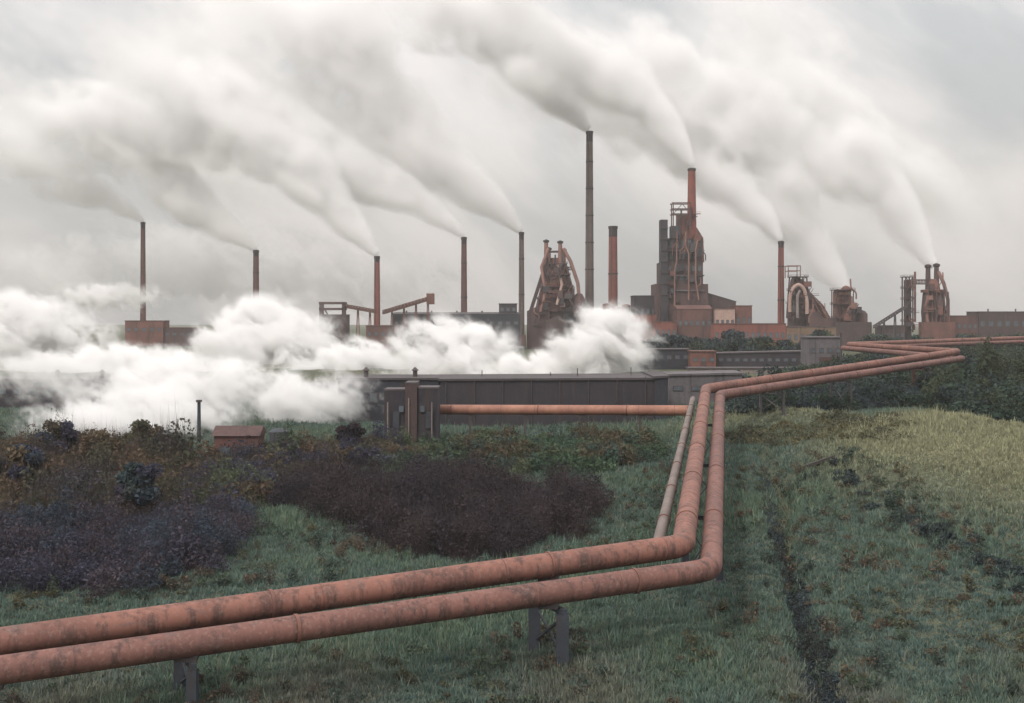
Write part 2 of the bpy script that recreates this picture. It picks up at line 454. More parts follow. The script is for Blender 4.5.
thicket('shade_weeds', 'dark blue weeds standing in for shade along the ditch in the right meadow', 'weeds',
        [[(760, 480), (768, 484), (779, 530), (793, 580), (818, 630), (850, 720), (808, 720), (795, 630), (782, 580), (769, 530)],
         [(788, 590), (800, 590), (826, 640), (846, 720), (806, 720), (797, 640)]],
        [(0.05, 0.066, 0.076), (0.056, 0.075, 0.082), (0.055, 0.065, 0.062)], 0.5, 0.28, 0.45, 50, 0.09, 18, 30)  # dark leaf tones paint the shade that the carved ditch hardly shows
thicket('shade_weeds', 'dark weeds standing in for shade in the dip below the pale mound at right', 'weeds',
        [[(838, 452), (850, 470), (866, 492), (900, 505), (940, 530), (985, 556), (1050, 590), (1050, 604), (990, 576), (930, 545), (880, 516), (850, 496), (834, 470)]],
        [(0.05, 0.075, 0.06), (0.045, 0.062, 0.062)], 0.6, 0.8, 1.5, 110, 0.16, 19, 20)  # relief shade below the mound, put into the colour of these weeds
thicket('scrub_thicket', 'low ochre brushwood on the rise by the pipe corner', 'scrub',
        [[(735, 432), (800, 424), (860, 420), (905, 424), (880, 440), (800, 446), (740, 446)]],
        [(0.12, 0.11, 0.06), (0.10, 0.10, 0.058), (0.085, 0.085, 0.055)], 0.9, 1.5, 1.9, 110, 0.2, 20, 20)


def meadow():
    """grass tufts: density falls with distance, colour goes with patches of growth"""
    r = np.random.default_rng(3)
    n = 330000
    y = 66 * (330 / 66) ** r.uniform(0, 1, n)             # denser near
    x = r.uniform(-0.5, 0.5, n) * y
    nn = 4
    ds = seg_dist(x, y, DITCH)
    big = np.sin(x * 0.11 + 1.7) * np.sin(y * 0.075 + 0.4) + 0.6 * np.sin(x * 0.23 - y * 0.17) + 0.35 * np.sin(x * 0.61 + y * 0.4)
    fine = np.sin(x * 1.9 + 2 * np.sin(y * 0.9)) * np.sin(y * 1.5 + 2 * np.sin(x * 0.7))
    h = np.clip(0.34 + 0.12 * big + 0.16 * fine, 0.1, 2) * r.uniform(0.6, 1.5, n) * (1 + 0.5 * sstep(100, 220, y))
    tall = r.uniform(0, 1, n) < 0.05; h[tall] *= 1.9
    # growth: cool green meadow, yellow-olive on the mounds, mauve stalks near the front
    mound = np.exp(-(((x - 66) / 25) ** 2 + ((y - 164) / 41) ** 2) ** 2.6) + 0.8 * np.exp(-(((x - 48) / 17) ** 2 + ((y - 226) / 18) ** 2))
    front = (1 - sstep(72, 92, y)) * 0.6
    g = np.array([0.076, 0.116, 0.082]); ol = np.array([0.20, 0.20, 0.125]); bl = np.array([0.06, 0.097, 0.092]); mv = np.array([0.125, 0.11, 0.09])
    w = np.clip(0.5 + 0.4 * big + r.normal(size=n) * 0.25, 0, 1)[:, None]
    c = g * w + bl * (1 - w)
    mo = np.clip(mound * 1.15 + r.normal(size=n) * 0.13, 0, 1)[:, None]
    c = c * (1 - mo) + ol * mo
    fr = np.clip(front * (0.5 + 0.5 * np.sin(x * 0.4)) + r.normal(size=n) * 0.12, 0, 1)[:, None]
    c = c * (1 - fr) + mv * fr
    dry = (r.uniform(0, 1, n) < 0.1)[:, None]
    c = c * 1.5
    c = np.where(dry, c * 0.5 + np.array([0.11, 0.10, 0.07]), c) * r.uniform(0.7, 1.3, (n, 1))
    z = gnd(x, y)
    V = np.empty((n, nn, 3, 3)); wd = (0.035 + 0.00035 * y) * 1.0
    for k in range(nn):
        a = r.uniform(0, 2 * np.pi, n); lean = r.uniform(0.1, 0.75, n) * h
        b = np.stack([x + r.normal(size=n) * 0.12, y + r.normal(size=n) * 0.12, z - 0.03], -1)
        a2 = a + r.uniform(-0.8, 0.8, n) + np.pi / 2
        s = np.stack([np.cos(a2), np.sin(a2), np.zeros(n)], -1) * wd[:, None]
        t = b + np.stack([np.cos(a) * lean, np.sin(a) * lean, h * r.uniform(0.7, 1.2, n)], -1)
        V[:, k, 0] = b - s; V[:, k, 1] = b + s; V[:, k, 2] = t
    keep = ds > r.uniform(0.1, 0.5, len(ds))
    V = V[keep]; c = c[keep]; n = len(c)
    tone = np.repeat(c[:, None, :], nn * 3, 1).reshape(-1, 3)
    o = np_mesh('meadow_grass', V.reshape(-1, 3), tris=np.arange(n * nn * 3).reshape(-1, 3), mat=M['grassblade'], tone=tone)
    tag(o, 'rough blue green and olive meadow grass around the pipes', 'grass', kind='stuff')



meadow()
thicket('meadow_weeds', 'scattered taller weeds and docks in the right meadow', 'weeds',
        [[(735, 460), (850, 450), (1050, 560), (1050, 760), (600, 760), (740, 600)]],
        [(0.09, 0.085, 0.05), (0.075, 0.1, 0.065), (0.11, 0.085, 0.06), (0.06, 0.085, 0.07)], 0.75, 0.6, 2.1, 45, 0.12, 31, 30)
thicket('meadow_weeds', 'scattered taller weeds in the meadow left of the pipe bend', 'weeds',
        [[(250, 520), (330, 525), (450, 565), (530, 560), (640, 480), (690, 440), (670, 540), (-30, 640), (-30, 596), (150, 596)],
         [(-30, 700), (500, 640), (600, 620), (600, 760), (-30, 760)]],
        [(0.09, 0.085, 0.05), (0.075, 0.1, 0.065), (0.06, 0.085, 0.07), (0.1, 0.08, 0.06)], 0.75, 0.6, 2.1, 45, 0.12, 32, 30)


def tree_meshes(seed, tones, hgt, spread, nleaf, size, conic=0.0):
    """trunk with limbs and a crown of leaf clumps; two meshes, base at the origin"""
    r = np.random.default_rng(seed)
    t = MB(); top = hgt * 0.6
    t.tube([(0, 0, -0.3), (0.1, 0.05, hgt * 0.25), (-0.1, 0.1, top)], [hgt * 0.028, hgt * 0.02, hgt * 0.008], 8)
    cl = []
    for i in range(15):
        a = i * 2.4 + r.uniform(-0.4, 0.4); zz = r.uniform(0.3, 0.95); rr = spread * (0.35 + 0.65 * math.sin(math.pi * min(1, zz * 0.95))) * r.uniform(0.45, 0.9)
        c = np.array([math.cos(a) * rr, math.sin(a) * rr, hgt * zz * 0.96])
        cl.append((c, spread * r.uniform(0.28, 0.5)))
        t.tube([(0, 0, hgt * (0.15 + 0.4 * zz * 0.8)), tuple(c * np.array([0.5, 0.5, 1]) - np.array([0, 0, hgt * 0.05])), tuple(c)],
               [hgt * 0.009, hgt * 0.006, hgt * 0.003], 5)
    cen, tn = [], []
    tones = np.array(tones)
    for c, rad in cl:
        n = nleaf // 15
        u = r.normal(size=(n, 3)); u /= np.linalg.norm(u, axis=1, keepdims=True); u *= (r.uniform(0.1, 1, n) ** 0.5)[:, None]
        cen.append(c + u * rad * np.array([1.1, 1.1, 0.75]))
        tn.append(tones[r.integers(len(tones))] * r.uniform(0.75, 1.25) * r.uniform(0.7, 1.3, (n, 1)))
    v, q = leaves(np.concatenate(cen), size, r)
    return t, (v, q, np.repeat(np.concatenate(tn), 4, 0))


def make_tree(name, label, group, seed, tones, hgt, spread, nleaf, size, cat='tree'):
    o = thing(name, label, cat, (0, 0, 0), group)
    t, (v, q, tone) = tree_meshes(seed, tones, hgt, spread, nleaf, size)
    t.build('trunk', M['bark'], o, True)
    np_mesh('crown', v, q, None, M['veg'], tone, o)
    return o


def copy_tree(o, label=None, group=None):
    c = o.copy(); COL.objects.link(c)
    if label: c['label'] = label
    if group: c['group'] = group
    for ch in o.children:
        k = ch.copy(); COL.objects.link(k); k.parent = c
    return c


def place(o, x, y, sc, rz, zs=1.0):
    o.location = (x, y, float(gnd(x, y)) - 0.1); o.scale = (sc, sc, sc * zs); o.rotation_euler = (0, 0, rz)


r_ = random.Random(4)
# belt of dark trees before the red halls
protos = [make_tree('belt_tree', 'dark blue green tree in the belt in front of the red halls', 'trees in the belt before the halls',
                    50 + i, DKGREEN if i else BLUEGR, 10.0, 6.0, 1800, 0.62) for i in range(3)]
used = [False] * 3
for i in range(30):
    px = 632 + i * 6.6 + r_.uniform(-2, 2); d = r_.uniform(560, 640)
    k = i % 3
    o = protos[k] if not used[k] else copy_tree(protos[k])
    used[k] = True
    place(o, (px - CX) * d / F, d, r_.uniform(0.9, 1.45), r_.uniform(0, 6.28), r_.uniform(0.75, 1.1))
protos = [make_tree('far_tree', 'small dark green tree at the foot of the right hand furnace', 'far trees at the foot of the right furnace',
                    60 + i, DKGREEN, 11.0, 6.0, 1100, 0.8) for i in range(2)]
used = [False] * 2
for i in range(26):
    px = 866 + i * 7.2 + r_.uniform(-3, 3); d = r_.uniform(700, 790)
    k = i % 2
    o = protos[k] if not used[k] else copy_tree(protos[k])
    used[k] = True
    place(o, (px - CX) * d / F, d, r_.uniform(0.75, 1.2), r_.uniform(0, 6.28), r_.uniform(0.8, 1.0))
# trees one can tell apart at the left
for i, (px, py, hp, lab, tones) in enumerate([
        (60, 470, 50, 'brown grey tree nearest the left edge before the sheds', PURPLE + OLIVE[:1]),
        (100, 482, 50, 'russet bush crowned tree in the olive undergrowth at left', OLIVE),
        (146, 470, 52, 'olive round crowned tree beside the blue steel mast', [OLIVE[0], OLIVE[3], (0.1, 0.1, 0.06)]),
        (138, 520, 58, 'dark blue grey bush in front of the russet undergrowth', BLUEGR + PURPLE),
        (28, 500, 56, 'tall brown tree cut by the left edge', OLIVE[:2] + PURPLE),
        (350, 458, 36, 'dark brown bush beside the concrete valve house', BROWN),
        (980, 418, 40, 'dark green tree in front of the right hand wood', DKGREEN)]):
    x, y = G(px, py); h = hp * y / F
    o = make_tree('tree', lab, None, 80 + i, tones, h, h * 0.42, 3200, 0.27)
    place(o, x, y, 1, i)


# ================================================================== PIPELINES
def fillet(pts, rad, n=10):
    pts = [Vector(p) for p in pts]; out = [pts[0]]
    for a, b, c in zip(pts[:-2], pts[1:-1], pts[2:]):
        u = (a - b); v = (c - b); t = min(rad, u.length * 0.45, v.length * 0.45)
        p, q = b + u.normalized() * t, b + v.normalized() * t
        for k in range(n + 1):
            s = k / n; out.append(p * (1 - s) ** 2 + b * 2 * s * (1 - s) + q * s * s)
    return out + [pts[-1]]


def dens(pts, step):
    out = []
    for a, b in zip(pts[:-1], pts[1:]):
        m = max(1, int((b - a).length / step)); out += [a.lerp(b, k / m) for k in range(m)]
    return out + [pts[-1]]


def pipeline(name, label, ctrl, dia, mat, flange_every, rad=4.0, off=3.0):
    path = dens(fillet(ctrl, rad), 2.5)
    base = (ctrl[0].x, ctrl[0].y, ctrl[0].z)
    o = MB().tube(path, dia / 2, 28).build(name, mat, None, True, at=base)
    tag(o, label, 'pipe')
    acc = off; last = 0.0; cnt = 0
    for a, b in zip(path[:-1], path[1:]):
        L = (b - a).length
        while acc <= last + L and cnt < 60:
            p = a.lerp(b, (acc - last) / L); t = (b - a).normalized()
            MB().tube([p - t * 0.11, p - t * 0.1, p + t * 0.1, p + t * 0.11], [dia / 2 - .02, dia / 2 + 0.075, dia / 2 + 0.075, dia / 2 - .02], 28).build('flange', M['flange'], o, True)
            acc += flange_every; cnt += 1
        last += L
    acc = off + 3.1; last = 0.0; cnt = 0
    for a, b in zip(path[:-1], path[1:]):           # weld seams
        L = (b - a).length
        while acc <= last + L and cnt < 34 and dia > 1.55:
            p = a.lerp(b, (acc - last) / L); t = (b - a).normalized()
            MB().tube([p - t * 0.045, p - t * 0.035, p + t * 0.035, p + t * 0.045], [dia / 2 - .02, dia / 2 + 0.018, dia / 2 + 0.018, dia / 2 - .02], 28).build('weld_seam', M['flange'], o, True)
            acc += 6.2; cnt += 1
        last += L
    return path


D, DF = 1.66, 1.56
A, B = P(30, 638, 70), P(683, 546, 88)
A = A - (B - A) * 0.35
back = [A, B, P(706, 389, 202), P(958, 351.5, 324), P(848, 344.5, 402), P(1090, 335.5, 560)]
A2, B2 = P(30, 666, 67), P(711, 570, 85)
A2 = A2 - (B2 - A2) * 0.35
front = [A2, B2, P(720, 395, 198), P(963, 358.5, 319), P(842, 348, 400), P(1090, 339.5, 552)]
S = [P(560, 566, 93), P(657, 549, 93), P(693, 399, 206)]
pathB = pipeline('gas_pipe', 'upper and farther of the two big rust red pipes in the foreground', back, D, M['pipe'], 19.0, 1.4, 29)
pathF = pipeline('gas_pipe', 'lower of the two big rust red pipes, the nearer one with the outer bend', front, DF, M['pipe_dull'], 23.0, 1.6, 30)
pipeline('service_pipe', 'thin grey pipe climbing along the left of the red pipes', S, 0.95, M['pipe_grey'], 15.0, 1.6)
br = [P(436, 409.5, 222), P(560, 410, 216), P(692, 410.5, 208)]
pathN = pipeline('branch_pipe', 'straight orange pipe in front of the long dark shed', br, 1.75, M['pipe_orange'], 16.0, 2.0)


def at_px(path, px, after=0):
    """the point of a path seen in a picture column"""
    for a, b in list(zip(path[:-1], path[1:]))[after:]:
        pa, pb = CX + F * a.x / a.y, CX + F * b.x / b.y
        if (pa - px) * (pb - px) <= 0 and abs(pa - pb) > 1e-6:
            return a.lerp(b, (px - pa) / (pb - pa)), (b - a).normalized()


def at_row(path, py):
    for a, b in zip(path[:-1], path[1:]):
        ra, rb = HY + F * (CAMZ - a.z) / a.y, HY + F * (CAMZ - b.z) / b.y
        if a.y > 92 and (ra - py) * (rb - py) <= 0:
            return a.lerp(b, (py - ra) / (rb - ra)), (b - a).normalized()


def support(label, pts, t, group='steel supports under the pipes', mat='bluesteel', leg=0.58):
    """two legs, a crossbeam and a saddle under each pipe"""
    lat = Vector((t.y, -t.x, 0)).normalized()
    c = sum(pts, Vector()) / len(pts)
    ext = [(p - c).dot(lat) for p in pts]; lo, hi = min(ext) - 0.75, max(ext) + 0.75
    zb = min(p.z for p in pts) - D / 2 - 0.35
    o = thing('pipe_support', label, 'pipe support', (c.x, c.y, float(gnd(c.x, c.y))), group)
    for e in (lo + 0.3, hi - 0.3):
        q = c + lat * e; g = float(gnd(q.x, q.y))
        MB().beam((q.x, q.y, g - 0.4), (q.x, q.y, zb - 0.19), leg).build('leg', M[mat], o)
        MB().box(q.x - .45, q.x + .45, q.y - .45, q.y + .45, g - 0.4, g + 0.18).build('footing', M['concrete'], o)
    p, q = c + lat * lo, c + lat * hi
    MB().beam((p.x, p.y, zb), (q.x, q.y, zb), 0.36).build('crossbeam', M[mat], o)
    e0, e1 = c + lat * (lo + 0.3), c + lat * (hi - 0.3); g = float(gnd(c.x, c.y))
    m = MB(); m.beam((e0.x, e0.y, g + 0.7), (e1.x, e1.y, zb - 0.4), 0.13); m.beam((e1.x, e1.y + .16, g + 0.7), (e0.x, e0.y + .16, zb - 0.4), 0.13)
    m.build('brace', M[mat], o)
    for pp in pts:
        tt = t * 0.35
        z0 = zb + 0.18
        MB().prism([(pp.x - 0.6, z0), (pp.x + 0.6, z0), (pp.x + 0.75, pp.z - D * .36), (pp.x - 0.75, pp.z - D * .36)], pp.y - .22, pp.y + .22).build('saddle', M['steel'], o)
    return o


for px, lab in ((548, 'blue grey pipe support left of the big pipe bend'), (186, 'pipe support at the lower left, almost hidden under the red pipes'),
                (-10, 'pipe support at the left picture edge')):
    (p1, t), (p2, _) = at_px(pathB, px), at_px(pathF, px)
    support(lab, [p1, p2], t, leg=0.8 if px == 548 else 0.58)
for py, lab in ((500, 'pipe support under the climbing red pipes, nearest the bend'), (452, 'pipe support halfway up the climbing red pipes'),
                (415, 'pipe support under the climbing red pipes, nearest the upper corner')):
    (p1, t), (p2, _) = at_row(pathB, py), at_row(pathF, py)
    support(lab, [p1, p2], t)
kB = next(i for i, p in enumerate(pathB) if p.y > 206); kF = next(i for i, p in enumerate(pathF) if p.y > 203)
for px, lab in ((772, 'pipe support standing right after the upper corner'), (841, 'pale pipe support in the middle of the right pipe run'),
                (921, 'tall rusty pipe support near the far right turn')):
    (p1, t), (p2, _) = at_px(pathB, px, kB), at_px(pathF, px, kF)
    support(lab, [p1, p2], t, mat='rust' if px == 921 else 'concrete', leg=0.6 if px == 921 else 0.45)
for px in (470, 525, 580, 640):
    p, t = at_px(pathN, px)
    lab = {470: 'leftmost prop under the orange pipe', 525: 'second prop from the left under the orange pipe',
           580: 'third prop from the left under the orange pipe', 640: 'rightmost prop under the orange pipe'}[px]
    o = thing('pipe_prop', lab, 'pipe support', (p.x, p.y, float(gnd(p.x, p.y))), 'props under the orange pipe')
    MB().beam((p.x, p.y, float(gnd(p.x, p.y)) - .3), (p.x, p.y, p.z - 1.15), 0.4).build('post', M['steel'], o)
    MB().prism([(p.x - .5, p.z - 1.15), (p.x + .5, p.z - 1.15), (p.x + .8, p.z - .6), (p.x - .8, p.z - .6)], p.y - .25, p.y + .25).build('saddle', M['steel'], o)


# ================================================================== CHIMNEYS
def chimney(px, ytop, wtop, wbase, d, mat, label, rim=True, bands=0, plinth=0, ladder=True):
    s = Site(d); x = s.X(px); zt = s.Z(ytop); z0 = s.g(px)
    o = thing('chimney', label, 'chimney', s.base(px), 'factory chimneys')
    k = s.k / 2; H = zt - z0
    MB().lathe((x, d), [(wbase * k, z0), (wbase * k * 0.93, z0 + H * .2), ((wbase * .5 + wtop * .5) * k, z0 + H * .5), (wtop * k, zt - 0.6)], 24).build('shaft', mat, o, True)
    if rim:
        MB().lathe((x, d), [(wtop * k * 1.02, zt - H * .09), (wtop * k * 1.02, zt - 2.2), (wtop * k * 1.14, zt - 1.9), (wtop * k * 1.14, zt - .2), (wtop * k * .82, zt)], 24).build('rim', M['soot'], o, True)
    for b in range(bands):
        z = z0 + H * (0.3 + 0.62 * (b + 0.5) / bands); rr = (wbase + (wtop - wbase) * (z - z0) / H) * k
        MB().lathe((x, d), [(rr * 0.98, z - .5), (rr * 1.1, z - .4), (rr * 1.1, z + .4), (rr * .98, z + .5)], 24).build('hoop', M['soot'], o, True)
    if plinth:
        MB().box(x - plinth * k, x + plinth * k, d - plinth * k, d + plinth * k, z0, z0 + H * 0.07 + 3).build('plinth', M['brickdull'], o)
    if ladder:
        MB().beam((x - wbase * k * .45, d - wbase * k * 1.0, z0 + 2), (x - wtop * k * .45, d - wtop * k * 1.0, zt - 1), 0.55, 0.3).build('ladder', M['steel'], o)
    return o


chimney(143, 222, 4.4, 6.2, 980, M['brownchim'], 'leftmost chimney, thin and brown, its middle lost in steam', plinth=9)
chimney(256, 250, 5.4, 7.2, 940, M['brownchim'], 'short brown chimney rising straight out of the steam, second from the left', bands=2, plinth=8)
chimney(377, 256, 5.4, 7.2, 900, M['redchim'], 'reddish brown chimney between the steel gantry and the sloping conveyor', plinth=9)
chimney(464, 237, 5.2, 7.0, 930, M['brownchim'], 'brown chimney behind the long dark hall', bands=2, plinth=9)
chimney(521.5, 232, 4.8, 6.4, 960, M['greychim'], 'slender grey brown chimney just left of the big blast furnace', bands=2, plinth=9)
chimney(589.5, 131, 6.6, 9.4, 920, M['greychim'], 'tallest chimney, grey and sooty, in the middle of the works', bands=5, plinth=12)
chimney(613, 226, 8.4, 10.2, 900, M['redchim'], 'stout red chimney beside the tallest one', bands=1, plinth=13)
chimney(781, 241, 5.4, 7.4, 880, M['redchim'], 'dark red chimney standing against the pale arched furnace', bands=2, plinth=10)


# ================================================================== THE WORKS
def frame_tower(o, s, x0, x1, ys, dy, mat, w=0.8, taper=0.0, name='frame'):
    """columns, floor beams and bracing of an open steel tower between picture columns x0..x1 and rows ys (top to bottom)"""
    m = MB(); zs = [s.Z(y) for y in ys]; xa, xb = s.X(x0), s.X(x1); c = (xa + xb) / 2; n = len(zs) - 1
    def xy(i, sx, sy):
        f = 1 - taper * (1 - i / n)
        return (c + sx * (xb - xa) / 2 * f, s.d + sy * dy / 2 * f)
    for i in range(n):
        for sx in (-1, 1):
            for sy in (-1, 1):
                m.beam((*xy(i, sx, sy), zs[i]), (*xy(i + 1, sx, sy), zs[i + 1]), w)
        a, b = xy(i, -1, -1), xy(i, 1, -1); a1, b1 = xy(i + 1, -1, -1), xy(i + 1, 1, -1)
        m.beam((a[0], a[1] - .1, zs[i]), (b1[0], b1[1] - .1, zs[i + 1]), w * .45); m.beam((b[0], b[1] + .1, zs[i]), (a1[0], a1[1] + .1, zs[i + 1]), w * .45)
        for ii in (i, i + 1):
            cs = [(*xy(ii, sx, sy), zs[ii]) for sx, sy in ((-1, -1), (1, -1), (1, 1), (-1, 1))]
            for p, q in zip(cs, cs[1:] + cs[:1]): m.beam(p, q, w * .6)
    m.build(name, mat, o)
    for i in range(n):
        (a, y0), (b, y1) = xy(i, -1, -1), xy(i, 1, 1)
        MB().box(a - 1.2, b + 1.2, y0 - 1.2, y1 + 1.2, zs[i] - .25, zs[i] + .25).build('platform', mat, o)
        r = MB(); z = zs[i] + 1.25
        for p, q in (((a - 1.1, y0 - 1.1), (b + 1.1, y0 - 1.1)), ((a - 1.1, y0 - 1.1), (a - 1.1, y1 + 1.1)), ((b + 1.1, y0 - 1.1), (b + 1.1, y1 + 1.1))):
            r.beam((*p, z), (*q, z), .18)
            for k in range(5):
                u = k / 4; x, y = p[0] + (q[0] - p[0]) * u, p[1] + (q[1] - p[1]) * u
                r.beam((x, y, zs[i] + .25), (x, y, z - .09), .14)
        r.build('railing', mat, o)


def truss(m, p, q, h, w, n):
    """two-sided lattice girder along p-q"""
    p, q = Vector(p), Vector(q); up = Vector((0, 0, h))
    lat = (q - p).cross(Vector((0, 0, 1))).normalized() * w / 2
    for sgn in (-1, 1):
        a, b = p + lat * sgn, q + lat * sgn
        m.beam(a, b, .6); m.beam(a + up, b + up, .6)
        for k in range(n):
            u, v = a.lerp(b, k / n), a.lerp(b, (k + 1) / n)
            m.beam(u, u + up, .35); m.beam(u, v + up, .35)
        m.beam(b, b + up, .35)


def fittings(o, s, region, dy, n, seed, mats=('rustdark', 'rust', 'steel', 'rustlight', 'sheddark')):
    """cabins, ladders, small ducts and catwalks hung on the front of a structure; region(u, v) gives a picture point"""
    r = random.Random(seed)
    for i in range(n):
        px, py = region(r.random(), r.random()); c = s.pt(px, py, dy - r.random() * .8); mt = M[r.choice(mats)]; k = i % 4
        if k == 0:
            w, h = r.uniform(1.2, 2.6), r.uniform(1.4, 3.2)
            MB().box(c.x - w, c.x + w, c.y - 1.5, c.y + 2.5, c.z - h, c.z + h).build('cabin', mt, o)
        elif k == 1:
            L = r.uniform(5, 12); e = r.choice((-1, 1)) * r.uniform(1.5, 4)
            MB().tube(fillet([c + Vector((0, 0, L)), c + Vector((0, -1, L * .3)), c + Vector((e, -1, 0)), c + Vector((e, -.5, -L * .5))], 2, 4), r.uniform(.3, .65), 8).build('duct', mt, o, True)
        elif k == 2:
            L = r.uniform(4, 9)
            MB().box(c.x - L / 2, c.x + L / 2, c.y - 1.6, c.y + .8, c.z - .2, c.z + .2).build('catwalk', mt, o)
            MB().beam((c.x - L / 2, c.y - 1.5, c.z + 1.2), (c.x + L / 2, c.y - 1.5, c.z + 1.2), .2).build('handrail', mt, o)
        else:
            L = r.uniform(4, 10)
            MB().beam((c.x - L * .3, c.y - 1, c.z - L / 2), (c.x + L * .3, c.y - 1, c.z + L / 2), .8, .3).build('stair', mt, o)


# ---- blast furnace in the middle
def furnace_mid():
    s = Site(890); o = thing('blast_furnace', 'tapering rust brown blast furnace with twin uptakes between the grey and the tallest chimney', 'blast furnace', s.base(556))
    k = s.k; z0 = s.g(556); c = (s.X(556), s.d)
    MB().lathe(c, [(13 * k, z0), (13 * k, s.Z(318)), (15 * k, s.Z(308)), (13.5 * k, s.Z(298)), (8.5 * k, s.Z(272)), (6 * k, s.Z(264)), (4, s.Z(258))], 28).build('furnace_shell', M['rust'], o, True)
    frame_tower(o, s, 533, 580, [264, 275, 287, 299, 311, 325], 34, M['rustdark'], .9, 0.62)
    for x0, x1, y0, mt, dy in ((527, 549, 306, 'rustdark', -16), (563, 584, 305, 'shedblue', -14), (545, 566, 316, 'shedbrown', -20)):
        MB().prism([(s.X(x0), z0), (s.X(x1), z0), (s.X(x1), s.Z(y0 + 5)), (s.X((x0 + x1) / 2), s.Z(y0)), (s.X(x0), s.Z(y0 + 5))], s.d + dy, s.d + dy + 20).build('cast_house', M[mt], o)
    for x, yt, dy in ((546, 243, -4), (560, 244, -4), (549, 250, 5), (564, 251, 5)):
        h = MB().tube([s.pt(x + (556 - x) * .35, 272, dy), s.pt(x, 262, dy), s.pt(x, yt, dy)], [1.7, 1.7, 1.4], 12).build('uptake', M['rustlight'], o, True)
        MB().lathe((s.X(x), s.d + dy), [(1.5, s.Z(yt)), (2.2, s.Z(yt) + .6), (2.2, s.Z(yt) + 1.6), (.3, s.Z(yt) + 2.4)], 12).build('bleeder_valve', M['soot'], h, True)
    MB().beam(s.pt(544, 252, -4), s.pt(562, 252, -4), 1.5).build('crosswalk', M['rustdark'], o)
    MB().tube([s.pt(563, 249, -7), s.pt(570, 262, -9), s.pt(577, 284, -12), s.pt(578, 296, -13)], 1.3, 14).build('downcomer', M['rustlight'], o, True)
    MB().tube([s.pt(548, 249, -7), s.pt(541, 268, -12), s.pt(545, 292, -16), s.pt(540, 312, -18)], 1.1, 14).build('downcomer', M['rustlight'], o, True)
    MB().tube([s.pt(557, 266, -12), s.pt(561, 285, -17), s.pt(556, 305, -18)], 1.0, 12).build('gas_duct', M['brickpale'], o, True)
    MB().lathe((s.X(578), s.d - 13), [(2, s.Z(321)), (4.6, s.Z(312)), (4.6, s.Z(300)), (2.2, s.Z(294))], 18).build('dust_catcher', M['rustdark'], o, True)
    m = MB(); truss(m, s.pt(529, 318, -8), s.pt(547, 262, -5), 3.2, 4, 12); m.build('skip_bridge', M['rustdark'], o)
    m = MB(); truss(m, s.pt(566, 270, -2), s.pt(571, 270, -2), 2, 3, 2); m.build('bracket', M['rustdark'], o)

    MB().prism([(s.X(534), z0), (s.X(581), z0), (s.X(581), s.Z(318)), (s.X(574), s.Z(296)), (s.X(566), s.Z(268)), (s.X(547), s.Z(268)), (s.X(540), s.Z(296)), (s.X(534), s.Z(318))], s.d + 4, s.d + 14).build('casing', M['rust'], o)
    fittings(o, s, lambda u, v: (556 + (u - .5) * (16 + 34 * v), 264 + 52 * v), -17, 26, 5)


furnace_mid()


